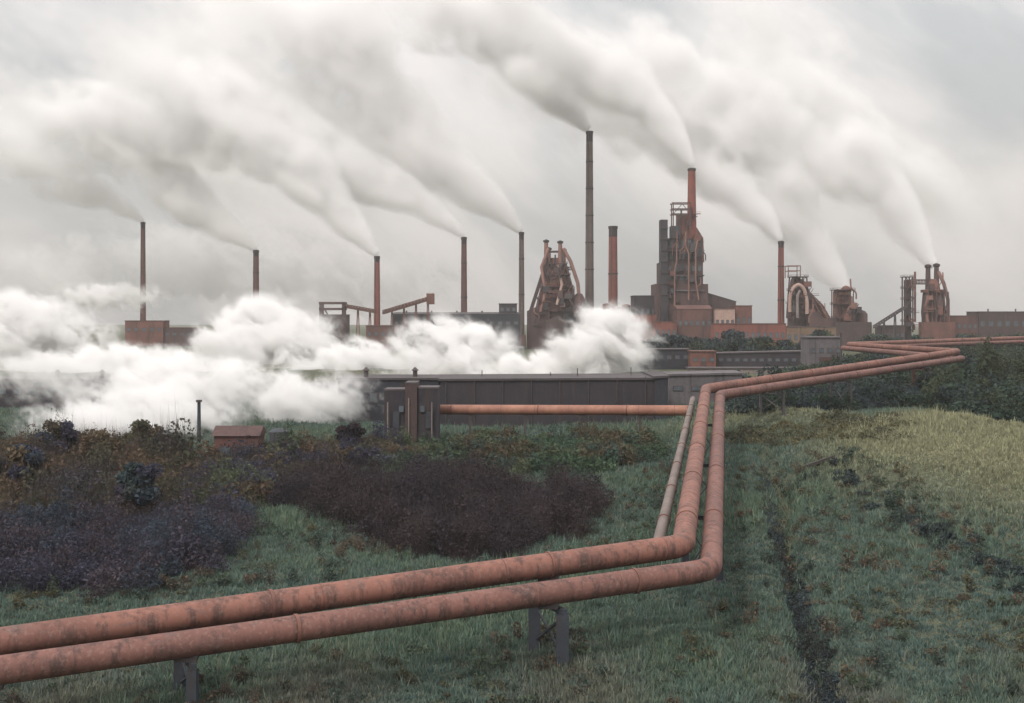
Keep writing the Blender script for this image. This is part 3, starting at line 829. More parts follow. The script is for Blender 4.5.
# ---- sinter tower with its stack
def tower_block():
    s = Site(840); o = thing('processing_tower', 'massive dark tower block with a red stack and a roof gantry', 'tower', s.base(682))
    z0 = s.g(682); d = s.d
    def bx(n, x0, x1, y0, y1, dy0, dy1, mt):
        return MB().box(s.X(x0), s.X(x1), d + dy0, d + dy1, s.Z(y1) if y1 else z0, s.Z(y0)).build(n, M[mt], o)
    bx('main_block', 661, 703, 262, 0, 0, 26, 'shedbrown')
    bx('skirt_block', 655, 708, 284, 0, -.8, 25, 'rustdark')
    bx('stair_tower', 660, 667, 220, 0, -4, 6, 'sheddark')
    bx('upper_block', 667.2, 702.5, 238, 262, 2, 22, 'shedbrown')
    MB().tube([s.pt(700, 262, 8), s.pt(699, 238, 8), s.pt(695, 228, 8)], [4.2, 4.2, 2.6], 16).build('hopper', M['rust'], o, True)
    bx('control_cabin', 671, 680, 226, 238, -1, 9, 'bluesteel')
    bx('roof_house', 679, 690, 214, 238, 4, 16, 'rust')
    g = MB()
    for x in (673, 690):
        for dy in (-1, 8): g.beam(s.pt(x, 238, dy), s.pt(x, 203, dy), .7)
    for y in (203, 209, 214): g.beam(s.pt(671.5, y, -1.2), s.pt(690.5, y, -1.2), .7); g.beam(s.pt(671.5, y, 8.2), s.pt(690.5, y, 8.2), .7)
    g.beam(s.pt(673, 214, -1.6), s.pt(682, 204, -1.6), .4); g.beam(s.pt(682, 204, -1.6), s.pt(690, 214, -1.6), .4)
    g.build('roof_gantry', M['rustdark'], o)
    for y in (250, 275, 290): bx('ledge', 667.5, 704, y, y + 1.2, -2, 1, 'concrete')
    MB().lathe((s.X(693), d + 6), [(3.2, s.Z(300)), (3.2, s.Z(225)), (2.5, s.Z(168))], 20).build('stack', M['redchim'], o, True)
    MB().lathe((s.X(693), d + 6), [(2.4, s.Z(170)), (2.9, s.Z(169.4)), (2.9, s.Z(167.6)), (2, s.Z(167))], 20).build('stack_rim', M['soot'], o, True)
    for pts in ([(685, 232), (685, 246), (688, 254), (688, 300)], [(697, 240), (695, 250), (695, 280), (698, 300)], [(676, 244), (676, 262), (674, 270), (674, 306)]):
        MB().tube(dens([s.pt(x, y, -3.5) for x, y in pts], 4), .55, 10).build('riser_duct', M['rustlight'], o, True)
    for y0, y1, dy in ((240, 248, 2), (252, 259, 2)):
        for x in range(670, 700, 6): bx('window', x, x + 3.4, y0, y1, dy - .25, dy + .1, 'glass')
    for y0 in (266, 275):
        for x in range(668, 700, 6): bx('window', x, x + 3.2, y0, y0 + 5, -.25, .1, 'glass')
    for i in range(7): bx('landing', 659.6, 667.4, 228 + i * 11, 228.8 + i * 11, -5, -3.9, 'steel')

    fittings(o, s, lambda u, v: (669 + 32 * u, 242 + 60 * v), -1.5, 28, 8, ('rustdark', 'sheddark', 'steel', 'bluesteel', 'rust'))
    fittings(o, s, lambda u, v: (680 + 20 * u, 212 + 28 * v), 3, 8, 9)


tower_block()


# ---- plain halls: walls, roof, windows, doors
def hall(label, px0, px1, yt, yb, d, depth, wall, roof, name='hall', pitch=0.0, mono=0.0, wins=0, wrow=0.35, wh=0.22, door=0, group=None, vents=0, cat='hall', eave=0.35):
    s = Site(d); x0, x1 = s.X(px0), s.X(px1); zt = s.Z(yt)
    z0 = min(s.g(px0), s.g(px1), s.g((px0 + px1) / 2), s.g(px0, depth), s.g(px1, depth)) if not yb else s.Z(yb)
    o = thing(name, label, cat, ((x0 + x1) / 2, d, z0), group)
    H = zt - z0; pk = pitch * s.k; mo = mono * s.k
    MB().prism([(x0, z0), (x1, z0), (x1, zt + mo), (x0, zt)], d, d + depth).build('wall', M[wall], o)
    e = eave
    if pk:   # ridge runs left to right
        m = MB(); ym = d + depth / 2
        m.add([(x0 - e, d - e, zt + .02), (x1 + e, d - e, zt + .02), (x1 + e, ym, zt + pk), (x0 - e, ym, zt + pk), (x0 - e, d + depth + e, zt + .02), (x1 + e, d + depth + e, zt + .02)],
              [(0, 1, 2, 3), (3, 2, 5, 4), (0, 3, 4), (1, 5, 2), (0, 4, 5, 1)]); rf = m.build('roof', M[roof], o)
    else:
        rf = MB().prism([(x0 - e, zt + .02), (x1 + e, zt + mo + .02), (x1 + e, zt + mo + .45), (x0 - e, zt + .45)], d - e, d + depth + e).build('roof', M[roof], o)
    for i in range(wins):
        w = (x1 - x0) / wins; xa = x0 + w * (i + .22); za = z0 + H * wrow
        f = MB().box(xa, xa + w * .56, d - .12, d + .05, za, za + H * wh).build('window', M['steel'], o)
        MB().box(xa + w * .05, xa + w * .51, d - .17, d - .115, za + H * .02, za + H * (wh - .02)).build('pane', M['glass'], f)
    for i in range(door):
        xa = x0 + (x1 - x0) * (i + .5) / door
        MB().box(xa - H * .16, xa + H * .16, d - .15, d + .05, z0, z0 + H * .5).build('door', M['rustdark'], o)
    for i in range(vents):
        xa = x0 + (x1 - x0) * (i + .5) / vents; zz = zt + mo * (i + .5) / vents + .4
        MB().lathe((xa, d + depth * .35), [(.5, zz), (.5, zz + 1.3), (.85, zz + 1.4), (.15, zz + 2.1)], 12).build('roof_vent', M['steel'], rf, True)
    return o


# middle distance sheds
hall('long low violet grey shed with a bowed roof behind the orange pipe', 440, 655, 381, 0, 252, 20, 'sheddark', 'roof', 'long_shed', mono=1.2, door=0, vents=0, cat='shed')
hall('dark end bay closing the right end of the long shed', 655.3, 668, 378.5, 0, 251, 22, 'shedblue', 'roof', 'shed_bay', mono=1.0, cat='shed')
hall('dark shed with pale downpipes left of the long violet shed', 338, 438, 380, 0, 262, 16, 'shedblue', 'roof', 'shed', wins=7, wrow=.5, wh=.22, vents=2, cat='shed')
hall('brown shed end showing through a gap in the steam', 288, 327, 387, 0, 305, 14, 'shedbrown', 'roof', 'shed', wins=3, door=1, cat='shed')
hall('shed almost swallowed by steam, only its roof edge showing', 196, 232, 389, 0, 318, 14, 'shedbrown', 'roof', 'shed', wins=3, cat='shed')
hall('dark grey shed at the left edge under the steam', -20, 116, 381, 0, 300, 18, 'sheddark', 'roof', 'shed', wins=9, wrow=.55, wh=.2, vents=3, cat='shed')
hall('violet grey concrete block behind the upper pipe corner', 669, 742, 376, 0, 275, 12, 'concrete', 'concrete', 'concrete_block', mono=1.5, wins=4, wrow=.55, wh=.16, cat='building')
hall('low plain pale building below the dark low sheds', 690, 806, 369, 0, 430, 9, 'concpale', 'roof', 'low_building', wins=0, wrow=.3, wh=.3, cat='building')
hall('dark low shed under the red halls, left end of the tree belt', 640, 690, 350, 0, 470, 12, 'shedblue', 'roof', 'shed', wins=6, wrow=.55, wh=.2, cat='shed')
hall('rusty low block between the dark low sheds in front of the tree belt', 691, 716, 352, 0, 462, 11, 'rust', 'roofred', 'shed', wins=3, wrow=.5, wh=.2, door=1, cat='shed')
hall('long dark low shed in front of the tree belt, reaching to the pump house', 717, 806, 354, 0, 468, 12, 'sheddark', 'roof', 'shed', mono=2, wins=11, wrow=.55, wh=.2, cat='shed')
hall('grey concrete pump house beside the right pipe run', 809, 842, 338, 0, 415, 12, 'concrete', 'concrete', 'pump_house', wins=4, wrow=.6, wh=.14, door=1, cat='building')
hall('small red brown hut standing in the scrub at left', 214, 258, 436, 0, 189, 5, 'brickdull', 'rustdark', 'hut', pitch=9, wins=2, wrow=.4, wh=.28, door=1, cat='hut')


sh = bpy.data.objects['long_shed']; s_ = Site(252)
for i in range(8):
    x = s_.X(446 + i * 28.5)
    MB().tube([(x, 251.8, s_.g(446 + i * 28.5)), (x, 251.8, s_.Z(382) + (i / 7) * 1.1)], .11, 8).build('downpipe', M['steel'], sh, True)


def valve_house():
    s = Site(214); o = thing('valve_house', 'dark concrete valve house with pale standpipes at the left end of the orange pipe', 'valve house', s.base(410)); z0 = s.g(410) - .5
    for x0, x1, yt, dy, mt in ((384, 405, 391, .3, 'sheddark'), (405.3, 417, 384, -.3, 'shedbrown'), (417.3, 438, 389, .2, 'sheddark')):
        MB().box(s.X(x0), s.X(x1), s.d + dy, s.d + dy + 6, z0, s.Z(yt)).build('bay', M[mt], o)
        MB().box(s.X(x0) - .03, s.X(x1) + .03, s.d + dy - .06, s.d + dy + 6.1, s.Z(yt) + .01, s.Z(yt) + .3).build('roof_slab', M['steel'], o)
    for x, yt in ((388, 402), (409, 398), (432, 402)):
        MB().tube([s.pt(x, 445, -.5), s.pt(x, yt, -.5)], .12, 8).build('standpipe', M['concpale'], o, True)
    for x in (393, 426): MB().box(s.X(x), s.X(x) + 1.1, s.d - .12, s.d + .7, s.Z(428), s.Z(412)).build('door', M['bluesteel'], o)
    for x in (399, 420): MB().box(s.X(x), s.X(x) + .8, s.d - .1, s.d + .6, s.Z(412), s.Z(406)).build('window', M['glass'], o)


valve_house()
# small masts
for px, yt, yb, d, w, lab in ((199, 402, 445, 221, .75, 'blue steel mast standing in the steam above the scrub'),
                              (482, 371, 382, 262, .22, 'left roof pole on the long violet shed'), (550.5, 373, 382, 262, .22, 'middle roof pole on the long violet shed, shorter of the close pair'),
                              (577.5, 369, 382, 262, .26, 'taller roof pole of the close pair on the long violet shed'), (631, 368, 381, 262, .22, 'right roof pole on the long violet shed'),
                              (841, 334, 375, 402, .8, 'dark mast beside the grey pump house')):
    s = Site(d); zb = s.Z(yb) if px not in (199, 841) else s.g(px)
    o = thing('mast', lab, 'mast', (s.X(px), d, zb))
    MB().tube([(s.X(px), d, zb), (s.X(px), d, s.Z(yt))], [w / 2, w * .4], 8).build('pole', M['bluesteel'] if px == 199 else M['steel'], o, True)
    MB().box(s.X(px) - w * .6, s.X(px) + w * .6, d - w * .6, d + w * .6, s.Z(yt), s.Z(yt) + w * .5).build('lamp_head' if px != 199 else 'cap', M['steel'], o)


def tank(px, yt, yb, w, d, mat, label, dome=True, group=None):
    s = Site(d); r = w * s.k / 2; z1 = s.Z(yt); z0 = s.g(px) if not yb else s.Z(yb)
    o = thing('tank', label, 'tank', (s.X(px), d, z0), group)
    MB().lathe((s.X(px), d), [(r, z0), (r, z1)], 24).build('tank_shell', M[mat], o, True)
    MB().lathe((s.X(px), d), [(r * 1.04, z1), (r * 1.04, z1 + r * .06), (r * .7, z1 + r * .3), (.05, z1 + r * .42)], 24).build('tank_top', M[mat], o, True)
    MB().beam((s.X(px) - r * .5, d - r * .93, z0), (s.X(px) - r * .5, d - r * .93, z1), .4, .2).build('ladder', M['steel'], o)
    return o


tank(279, 432, 0, 19, 208, 'bluesteel', 'small blue tank beside the red brown hut')

# halls of the works
hall('dark annex left of the tower block', 634, 662, 296, 0, 846, 24, 'sheddark', 'roof', wins=5, wrow=.65, wh=.12)
hall('dark hall with a sloping roof right of the tower block', 703.5, 736, 292, 0, 846, 24, 'shedbrown', 'roof', mono=-10, wins=5, wrow=.55, wh=.12)
hall('red brick hall under the left foot of the tower block', 630, 656, 315, 0, 815, 20, 'brick', 'roofred', wins=5, wrow=.6, wh=.18)
hall('bright red hall in front of the tower block', 655, 677, 322, 0, 800, 14, 'brick', 'roofred', wins=4, wrow=.55, wh=.2)
hall('large dull red hall in front of the tower block', 677.5, 712, 309, 0, 812, 24, 'brickdull', 'roofred', pitch=4, wins=6, wrow=.6, wh=.14)
hall('pale pink rendered house beside the large dull red hall', 715, 735, 309, 0, 808, 14, 'brickpale', 'roofred', wins=4, wrow=.55, wh=.2)
hall('small dark red block right of the pale pink house', 735.5, 752, 306, 0, 812, 16, 'rust', 'roofred', wins=3, wrow=.6, wh=.16)
hall('long low brick building at the foot of the dark red chimney', 714, 786, 324, 0, 780, 14, 'brick', 'roofred', wins=12, wrow=.5, wh=.22)
hall('ochre low building under the arched furnace', 786.5, 836, 327, 0, 780, 14, 'ochre', 'roof', wins=8, wrow=.5, wh=.22)
hall('brown hall between the stout red chimney and the tower block', 603, 634, 314, 0, 850, 18, 'brickdull', 'roofred', wins=5, wrow=.55, wh=.16)
hall('rusty shed at the foot of the tallest chimney', 583, 605, 313, 0, 870, 14, 'rust', 'roofred', wins=3, wrow=.5, wh=.18)
hall('long dark hall left of the blast furnace, broken by steam', 392, 520, 314, 0, 860, 40, 'shedblue', 'roof', pitch=2, wins=16, wrow=.7, wh=.1, vents=5)
hall('dark box shaped house on the right end of the long dark hall', 499, 517, 304, 316, 866, 14, 'sheddark', 'roof', wins=3, wrow=.4, wh=.3)
hall('low brown hall below the reddish brown chimney', 366, 400, 326, 0, 840, 20, 'brickdull', 'roofred', wins=5, wrow=.6, wh=.16)
hall('grey brown hall inside the steel gantry at left', 324, 346, 315, 0, 868, 20, 'rustdark', 'roof', wins=4, wrow=.6, wh=.16)
hall('small rust red block at the foot of the leftmost chimney', 125, 163, 321, 0, 960, 18, 'rust', 'roofred', wins=5, wrow=.6, wh=.14)
hall('low rust shed trailing right from the foot of the leftmost chimney', 163.5, 200, 328, 0, 962, 12, 'rustdark', 'roofred', wins=5, wrow=.6, wh=.14)
hall('reddish hall behind the right furnace', 946, 978, 316, 0, 905, 20, 'brickdull', 'roofred', wins=6, wrow=.6, wh=.16)
hall('grey violet hall at the far right edge', 978.5, 1062, 312, 0, 905, 24, 'shedbrown', 'roof', wins=10, wrow=.6, wh=.16, vents=3)
hall('low brown shed left of the right furnace', 880, 905, 326, 0, 870, 12, 'shedbrown', 'roof', wins=5, wrow=.5, wh=.2)


# ---- steel gantry and conveyors at left
def gantry():
    s = Site(850); o = thing('gantry', 'open steel gantry at the left end of the conveyors', 'gantry', s.base(332)); z0 = s.g(332)
    m = MB()
    for x in (320.5, 343):
        for dy in (0, 10): m.beam((s.X(x), s.d + dy, z0), (s.X(x), s.d + dy, s.Z(303)), 1.5)
    m.build('columns', M['rustdark'], o)
    for y in (303, 309):
        MB().beam(s.pt(319, y), s.pt(345, y), 1.5).build('girder', M['rustdark'], o); MB().beam(s.pt(319, y, 10), s.pt(345, y, 10), 1.5).build('girder', M['rustdark'], o)
    MB().beam(s.pt(320.5, 303, .3), s.pt(330, 318, .3), .8).build('brace', M['rustdark'], o)


gantry()


def conveyor(name, label, d, p, q, h, legs, mat, n=14, w=5, head=None, cat='conveyor', clad=True):
    s = Site(d); a, b = s.pt(*p), s.pt(*q)
    o = thing(name, label, cat, (a.x, a.y, float(gnd(a.x, a.y))))
    m = MB(); truss(m, a, b, h, w, n); m.build('lattice', M[mat], o)
    if clad: MB().beam(a + Vector((0, 0, h * .45)), b + Vector((0, 0, h * .45)), w * .7, h * .5).build('belt_housing', M['rustlight'], o)
    for x in legs:
        u = (x - p[0]) / (q[0] - p[0]); t = a.lerp(b, u); g = float(gnd(t.x, t.y)) - .3
        l = MB(); l.beam((t.x - 1.4, t.y, g), (t.x - .3, t.y, t.z - .3), .7); l.beam((t.x + 1.4, t.y, g), (t.x + .3, t.y, t.z - .3), .7); l.build('leg', M[mat], o)
    if head:
        c = s.pt(*head)
        MB().box(c.x - 2.6, c.x + 2.6, c.y - 3, c.y + 3, c.z - 3, c.z + 4.5).build('head_house', M[mat], o)
    return o


conveyor('conveyor', 'conveyor bridge dropping from the gantry to the reddish brown chimney', 854, (345, 307.5), (376, 313), 2.2, (358, 370), 'rust', 10)
conveyor('conveyor', 'rust coloured conveyor climbing to the right above the long dark hall', 852, (383, 314), (430, 300), 2.4, (392, 404, 416, 428), 'rust', 14, head=(430.5, 300))
conveyor('conveyor', 'inclined skip conveyor rising to the right furnace', 868, (874, 328), (904, 309), 1.7, (884, 895), 'steel', 12, 3, clad=False)


# ---- arched furnace with the pale duct
def furnace_arch():
    s = Site(870); o = thing('blast_furnace', 'rust coloured furnace with a pale arched duct right of the dark red chimney', 'blast furnace', s.base(802)); z0 = s.g(802); k = s.k
    MB().lathe((s.X(797), s.d + 3), [(8.5 * k, z0), (8.5 * k, s.Z(312)), (7 * k, s.Z(290)), (5.5 * k, s.Z(280)), (3 * k, s.Z(276))], 24).build('furnace_shell', M['rustdark'], o, True)
    MB().prism([(s.X(799), z0), (s.X(832), z0), (s.X(832), s.Z(319)), (s.X(824), s.Z(305)), (s.X(811), s.Z(292)), (s.X(804), s.Z(279)), (s.X(799), s.Z(279))], s.d + 2, s.d + 20).build('inclined_house', M['rust'], o)
    frame_tower(o, s, 789, 807, [277, 290, 303, 318], 15, M['rustdark'], .8, .25)
    pts = [(787, 312), (786.5, 298), (790, 288), (796, 284.5), (801, 289), (804, 300), (804, 314)]
    MB().tube(fillet([s.pt(x, y, -9) for x, y in pts], 4, 4), 1.35, 14).build('arched_duct', M['brickpale'], o, True)
    MB().tube([s.pt(794, 318, -10.5), s.pt(794, 296, -10.5), s.pt(797, 291, -9)], 1.0, 12).build('gas_duct', M['concpale'], o, True)
    g = MB()
    for x in (787, 799):
        for dy in (-4, 6): g.beam(s.pt(x, 278, dy), s.pt(x, 266, dy), .6)
    for y in (266, 271): g.beam(s.pt(786.6, y, -4), s.pt(799.4, y, -4), .6); g.beam(s.pt(786.6, y, 6), s.pt(799.4, y, 6), .6)
    for x in (787, 799): g.beam(s.pt(x, 266, -4), s.pt(x, 266, 6), .5)
    g.build('top_gantry', M['rustlight'], o)
    for x0, x1, y in ((806, 818, 312), (818.3, 834, 318)):
        MB().box(s.X(x0), s.X(x1), s.d - 10, s.d + 1.9, z0, s.Z(y)).build('cast_house', M['rustdark'], o)
    for pts in ([(808, 293), (815, 305), (822, 320)], [(812, 296), (820, 306), (828, 321)]):
        MB().tube([s.pt(x, y, -1) for x, y in pts], .8, 10).build('chute', M['rustlight'], o, True)

    fittings(o, s, lambda u, v: (789 + 16 * u + 22 * u * v, 284 + 34 * v), -8, 20, 15)


furnace_arch()


def silos():
    s = Site(865); o = thing('silo_house', 'brown silo house with a stepped top right of the arched furnace', 'silo', s.base(845)); z0 = s.g(845)
    for x, w, y in ((838, 9, 292), (846, 10, 289), (853, 7, 305), (862, 12, 314)):
        r = w * s.k / 2; z = s.Z(y)
        MB().lathe((s.X(x), s.d + (x % 3) * 1.5), [(r, z0), (r, z), (r * .6, z + r * .5), (.3, z + r * .7)], 20).build('silo_bin', M['rust' if x < 850 else 'rustdark'], o, True)
    frame_tower(o, s, 834, 851, [290, 304, 318, 332], 12, M['rustdark'], .6)
    MB().box(s.X(832), s.X(868), s.d - 9, s.d - 3, z0, s.Z(322)).build('loading_shed', M['shedbrown'], o)

    fittings(o, s, lambda u, v: (834 + 28 * u * (.5 + .5 * v), 292 + 28 * v), -6, 12, 25)


silos()


def furnace_right():
    s = Site(880); o = thing('blast_furnace', 'dark drum shaped furnace with two tall uptakes at far right', 'blast furnace', s.base(933)); z0 = s.g(933); k = s.k
    MB().lathe((s.X(933.5), s.d), [(11.5 * k, z0), (11.5 * k, s.Z(318)), (12 * k, s.Z(312)), (10.5 * k, s.Z(294)), (9 * k, s.Z(290))], 28).build('furnace_shell', M['rustdark'], o, True)
    MB().lathe((s.X(933.5), s.d), [(12.4 * k, s.Z(292.5)), (12.4 * k, s.Z(290)), (11 * k, s.Z(289.6))], 28).build('top_deck', M['rust'], o, True)
    MB().lathe((s.X(933), s.d), [(7 * k, s.Z(290)), (6 * k, s.Z(283)), (3 * k, s.Z(279))], 20).build('furnace_cap', M['rust'], o, True)
    for x, y in ((928, 268), (936.5, 267)):
        u = MB().tube([s.pt(x, 290, 0), s.pt(x, y, 0)], [2, 1.6], 14).build('uptake', M['rustdark'], o, True)
        MB().lathe((s.X(x), s.d), [(1.7, s.Z(y)), (2.4, s.Z(y) + .5), (2.4, s.Z(y) + 2), (.4, s.Z(y) + 2.8)], 12).build('bleeder_valve', M['soot'], u, True)
    MB().tube([s.pt(938, 272, -1), s.pt(942, 284, -4), s.pt(945, 300, -6), s.pt(945, 326, -6)], 1.3, 12).build('downcomer', M['rustlight'], o, True)
    MB().tube([s.pt(924, 296, -9.5), s.pt(921.5, 306, -9.5), s.pt(923, 322, -9.5)], 1.1, 12).build('gas_duct', M['rustlight'], o, True)
    frame_tower(o, s, 904, 911, [277, 288, 299, 310, 321, 332], 8, M['rustdark'], .8)
    MB().box(s.X(905), s.X(910), s.d - 3, s.d + 3, z0, s.Z(280)).build('lift_shaft', M['shedbrown'], o)
    MB().tube([s.pt(912.5, 322, -5.5), s.pt(912.5, 272, -5.5)], .8, 10).build('vent_pipe', M['rust'], o, True)
    m = MB(); truss(m, s.pt(911, 284), s.pt(927, 284), 3, 4, 5); m.build('bridge', M['rustdark'], o)
    for x in (924, 928, 932, 936, 940, 944): MB().beam(s.pt(x, 334, -9.4), s.pt(x, 292, -8.8), .6).build('column', M['rust'], o)
    MB().box(s.X(914), s.X(947), s.d - 16, s.d - 9.8, z0, s.Z(322)).build('cast_house', M['rust'], o)

    fittings(o, s, lambda u, v: (923 + 22 * u, 285 + 34 * v), -9.5, 14, 35)
    fittings(o, s, lambda u, v: (904 + 8 * u, 280 + 45 * v), -4.5, 8, 36)


furnace_right()
# hot stoves between chimney and tower: domed cylinders
for px, yt, lab in ((566, 300, None),):
    pass
for i, (px, yt) in enumerate(((607, 305), (618, 308), (626, 306))):
    tank(px, yt, 0, 9, 880, 'rust', ('leftmost', 'middle', 'rightmost')[i] + ' of three rusty domed stoves behind the brown hall', group='domed stoves by the red chimney')

# weathered beam lying in the grass
x, y = G(820, 467)
o = MB().beam((x - 2.2, y, float(gnd(x - 2.2, y)) + .42), (x + 2.0, y + .4, float(gnd(x + 2, y)) + .5), .45, .4).build('timber_beam', M['water'], None, at=(x, y, float(gnd(x, y))))
tag(o, 'dark weathered beam lying in the grass below the pale mound', 'timber')


# ================================================================== SMOKE AND STEAM
def smooth_noise(nt, vec, scale, detail, seed):
    mp = N(nt, 'ShaderNodeMapping'); mp.inputs['Location'].default_value = (seed * 17.3, seed * 5.1, -seed * 9.7)
    nt.links.new(vec, mp.inputs['Vector'])
    n = N(nt, 'ShaderNodeTexNoise', i_Scale=scale, i_Detail=detail, i_Roughness=0.62)
    nt.links.new(mp.outputs[0], n.inputs['Vector'])
    return n.outputs[0]


def vol_out(nt, out, dens_sock, color, aniso=-0.25):
    v = N(nt, 'ShaderNodeVolumePrincipled'); v.inputs['Color'].default_value = (*color, 1)
    v.inputs['Anisotropy'].default_value = aniso
    nt.links.new(dens_sock, v.inputs['Density']); nt.links.new(v.outputs[0], out.inputs['Volume'])


def plume(label, p, q, r0, r1, bow, dens_, color, seed,  erode=2.7, name='smoke_plume', fade=1.2):
    """smoke drifting from p to q: a widening tube along the local x axis, soft and broken inside"""
    p, q = Vector(p), Vector(q); ax = (q - p); L = ax.length; ax.normalize()
    side = ax.cross(Vector((0, 0, 1))).normalized(); up = side.cross(ax)
    mt, nt, out = new_mat('drifting_smoke')
    tc = N(nt, 'ShaderNodeTexCoord'); sp = N(nt, 'ShaderNodeSeparateXYZ'); nt.links.new(tc.outputs['Object'], sp.inputs[0])
    t = mth(nt, 'DIVIDE', sp.outputs[0], L, clamp=True)
    ts = mth(nt, 'POWER', t, 0.8)
    R = mth(nt, 'MULTIPLY_ADD', ts, r1 - r0, r0)
    cz = mth(nt, 'MULTIPLY', mth(nt, 'MULTIPLY', t, mth(nt, 'SUBTRACT', 1.0, t)), 4 * bow)
    wob = mth(nt, 'MULTIPLY', mth(nt, 'SINE', mth(nt, 'MULTIPLY_ADD', t, 8.0, seed * 1.9)), mth(nt, 'MULTIPLY', t, r1 * 0.32))
    dz = mth(nt, 'SUBTRACT', mth(nt, 'SUBTRACT', sp.outputs[2], cz), wob)
    def rad_of(a_, b_):
        return mth(nt, 'SUBTRACT', 1.0, mth(nt, 'DIVIDE', mth(nt, 'SQRT', mth(nt, 'ADD', mth(nt, 'MULTIPLY', a_, a_), mth(nt, 'MULTIPLY', b_, b_))), R))
    rn0 = rad_of(sp.outputs[1], dz)
    wn = N(nt, 'ShaderNodeTexNoise', i_Scale=1.0 / (r1 * 0.42), i_Detail=5.0); nt.links.new(tc.outputs['Object'], wn.inputs['Vector'])
    ws = N(nt, 'ShaderNodeSeparateXYZ'); nt.links.new(wn.outputs['Color'], ws.inputs[0])
    wa = mth(nt, 'MULTIPLY', R, mth(nt, 'MULTIPLY_ADD', t, 1.7, 1.0))
    rn = rad_of(mth(nt, 'MULTIPLY_ADD', mth(nt, 'SUBTRACT', ws.outputs[0], 0.5), wa, sp.outputs[1]), mth(nt, 'MULTIPLY_ADD', mth(nt, 'SUBTRACT', ws.outputs[1], 0.5), wa, dz))
    stc = N(nt, 'ShaderNodeMapping'); stc.inputs['Scale'].default_value = (0.5, 1, 1); nt.links.new(tc.outputs['Object'], stc.inputs['Vector'])
    n1 = smooth_noise(nt, stc.outputs[0], 1.0 / (r1 * 0.6), 7.0, seed)
    s = mth(nt, 'ADD', rn, mth(nt, 'MULTIPLY', mth(nt, 'SUBTRACT', n1, 0.53), mth(nt, 'MULTIPLY_ADD', t, erode * 2.0, 0.5)))
    dn = ramp(nt, s, 0.0, 0.9)
    edge = ramp(nt, rn0, 0.0, 0.22)
    fd = mth(nt, 'MULTIPLY', mth(nt, 'SUBTRACT', 1.0, ramp(nt, t, fade * 0.45, 1.0)), 1.0)
    if r0 > 10: fd = mth(nt, 'MULTIPLY', fd, ramp(nt, t, 0.02, 0.4))       # a drifted bank has no sharp beginning
    dn = mth(nt, 'MULTIPLY', mth(nt, 'MULTIPLY', dn, edge), fd)
    dn = mth(nt, 'MULTIPLY', dn, mth(nt, 'DIVIDE', dens_ * 2.2, R))
    vol_out(nt, out, dn, color)
    mb = MB(); ring = []; m, n = 22, 18
    for i in range(m):
        u = i / (m - 1); rad = r0 + (r1 - r0) * u ** 0.8; c = 4 * bow * u * (1 - u) + math.sin(8.0 * u + seed * 1.9) * u * r1 * 0.32
        ring.append((u * L, c, rad))
    v = [(x, rad * math.cos(2 * math.pi * k / n), c + rad * math.sin(2 * math.pi * k / n)) for x, c, rad in ring for k in range(n)]
    f = [(i * n + k, i * n + (k + 1) % n, (i + 1) * n + (k + 1) % n, (i + 1) * n + k) for i in range(m - 1) for k in range(n)]
    f += [tuple(range(n - 1, -1, -1)), tuple(range((m - 1) * n, m * n))]
    mb.add(v, f)
    o = mb.build(name, mt)
    o.matrix_world = Matrix(((ax.x, -side.x, up.x, p.x), (ax.y, -side.y, up.y, p.y), (ax.z, -side.z, up.z, p.z), (0, 0, 0, 1)))
    tag(o, label, 'smoke', 'smoke plumes over the works')
    return o


WHITE = (0.996, 0.99, 0.986); GREY = (0.62, 0.6, 0.58)
PL = [
    ('thin smoke plume from the leftmost chimney', (143, 221, 980), (-60, 130, 1000), 3, 44, 8, 1.2, WHITE),
    ('white plume drifting up left from the short chimney in the steam', (256, 249, 940), (-10, 95, 980), 3, 60, 12, 2.2, WHITE),
    ('broad white plume from the reddish brown chimney', (377, 254, 900), (90, 40, 960), 3, 72, 16, 2.4, WHITE),
    ('grey edged plume from the brown chimney behind the long dark hall', (464, 236, 930), (150, 90, 980), 3, 56, 14, 1.6, WHITE),
    ('long white plume from the slender grey brown chimney', (521, 231, 960), (150, -30, 1020), 3, 92, 20, 2.6, WHITE),
    ('highest plume, from the tallest chimney', (589, 129, 920), (340, -60, 960), 4, 70, 12, 2.2, WHITE),
    ('plume from the red stack of the tower block', (693, 165, 846), (430, -40, 900), 3, 70, 14, 2.4, WHITE),
    ('plume from the dark red chimney by the arched furnace', (781, 240, 880), (550, 40, 940), 3, 64, 14, 2.0, WHITE),
    ('wide plume from behind the silo house', (850, 296, 900), (600, 50, 980), 4, 76, 14, 2.2, WHITE),
    ('plume from the right furnace across the right part of the sky', (934, 266, 885), (640, 10, 980), 4, 86, 16, 2.6, WHITE),
    ('old smoke bank drifting behind the slender chimneys', (470, 215, 1120), (60, -10, 1150), 22, 95, 10, 1.5, WHITE),
    ('old smoke bank drifting low above the left chimneys', (330, 235, 1100), (-60, 60, 1150), 18, 60, 10, 0.9, WHITE),
    ('old smoke bank drifting behind the tower block', (760, 200, 1120), (440, -20, 1150), 22, 80, 10, 1.4, WHITE),
    ('old smoke bank drifting high over the right furnace', (1000, 250, 1120), (690, 20, 1150), 18, 90, 12, 1.5, WHITE),
]
for i, (lab, a, b, r0, r1, bow, dn, col) in enumerate(PL):
    plume(lab, P(*a), P(*b), r0, r1, bow, dn, col, i + 1)


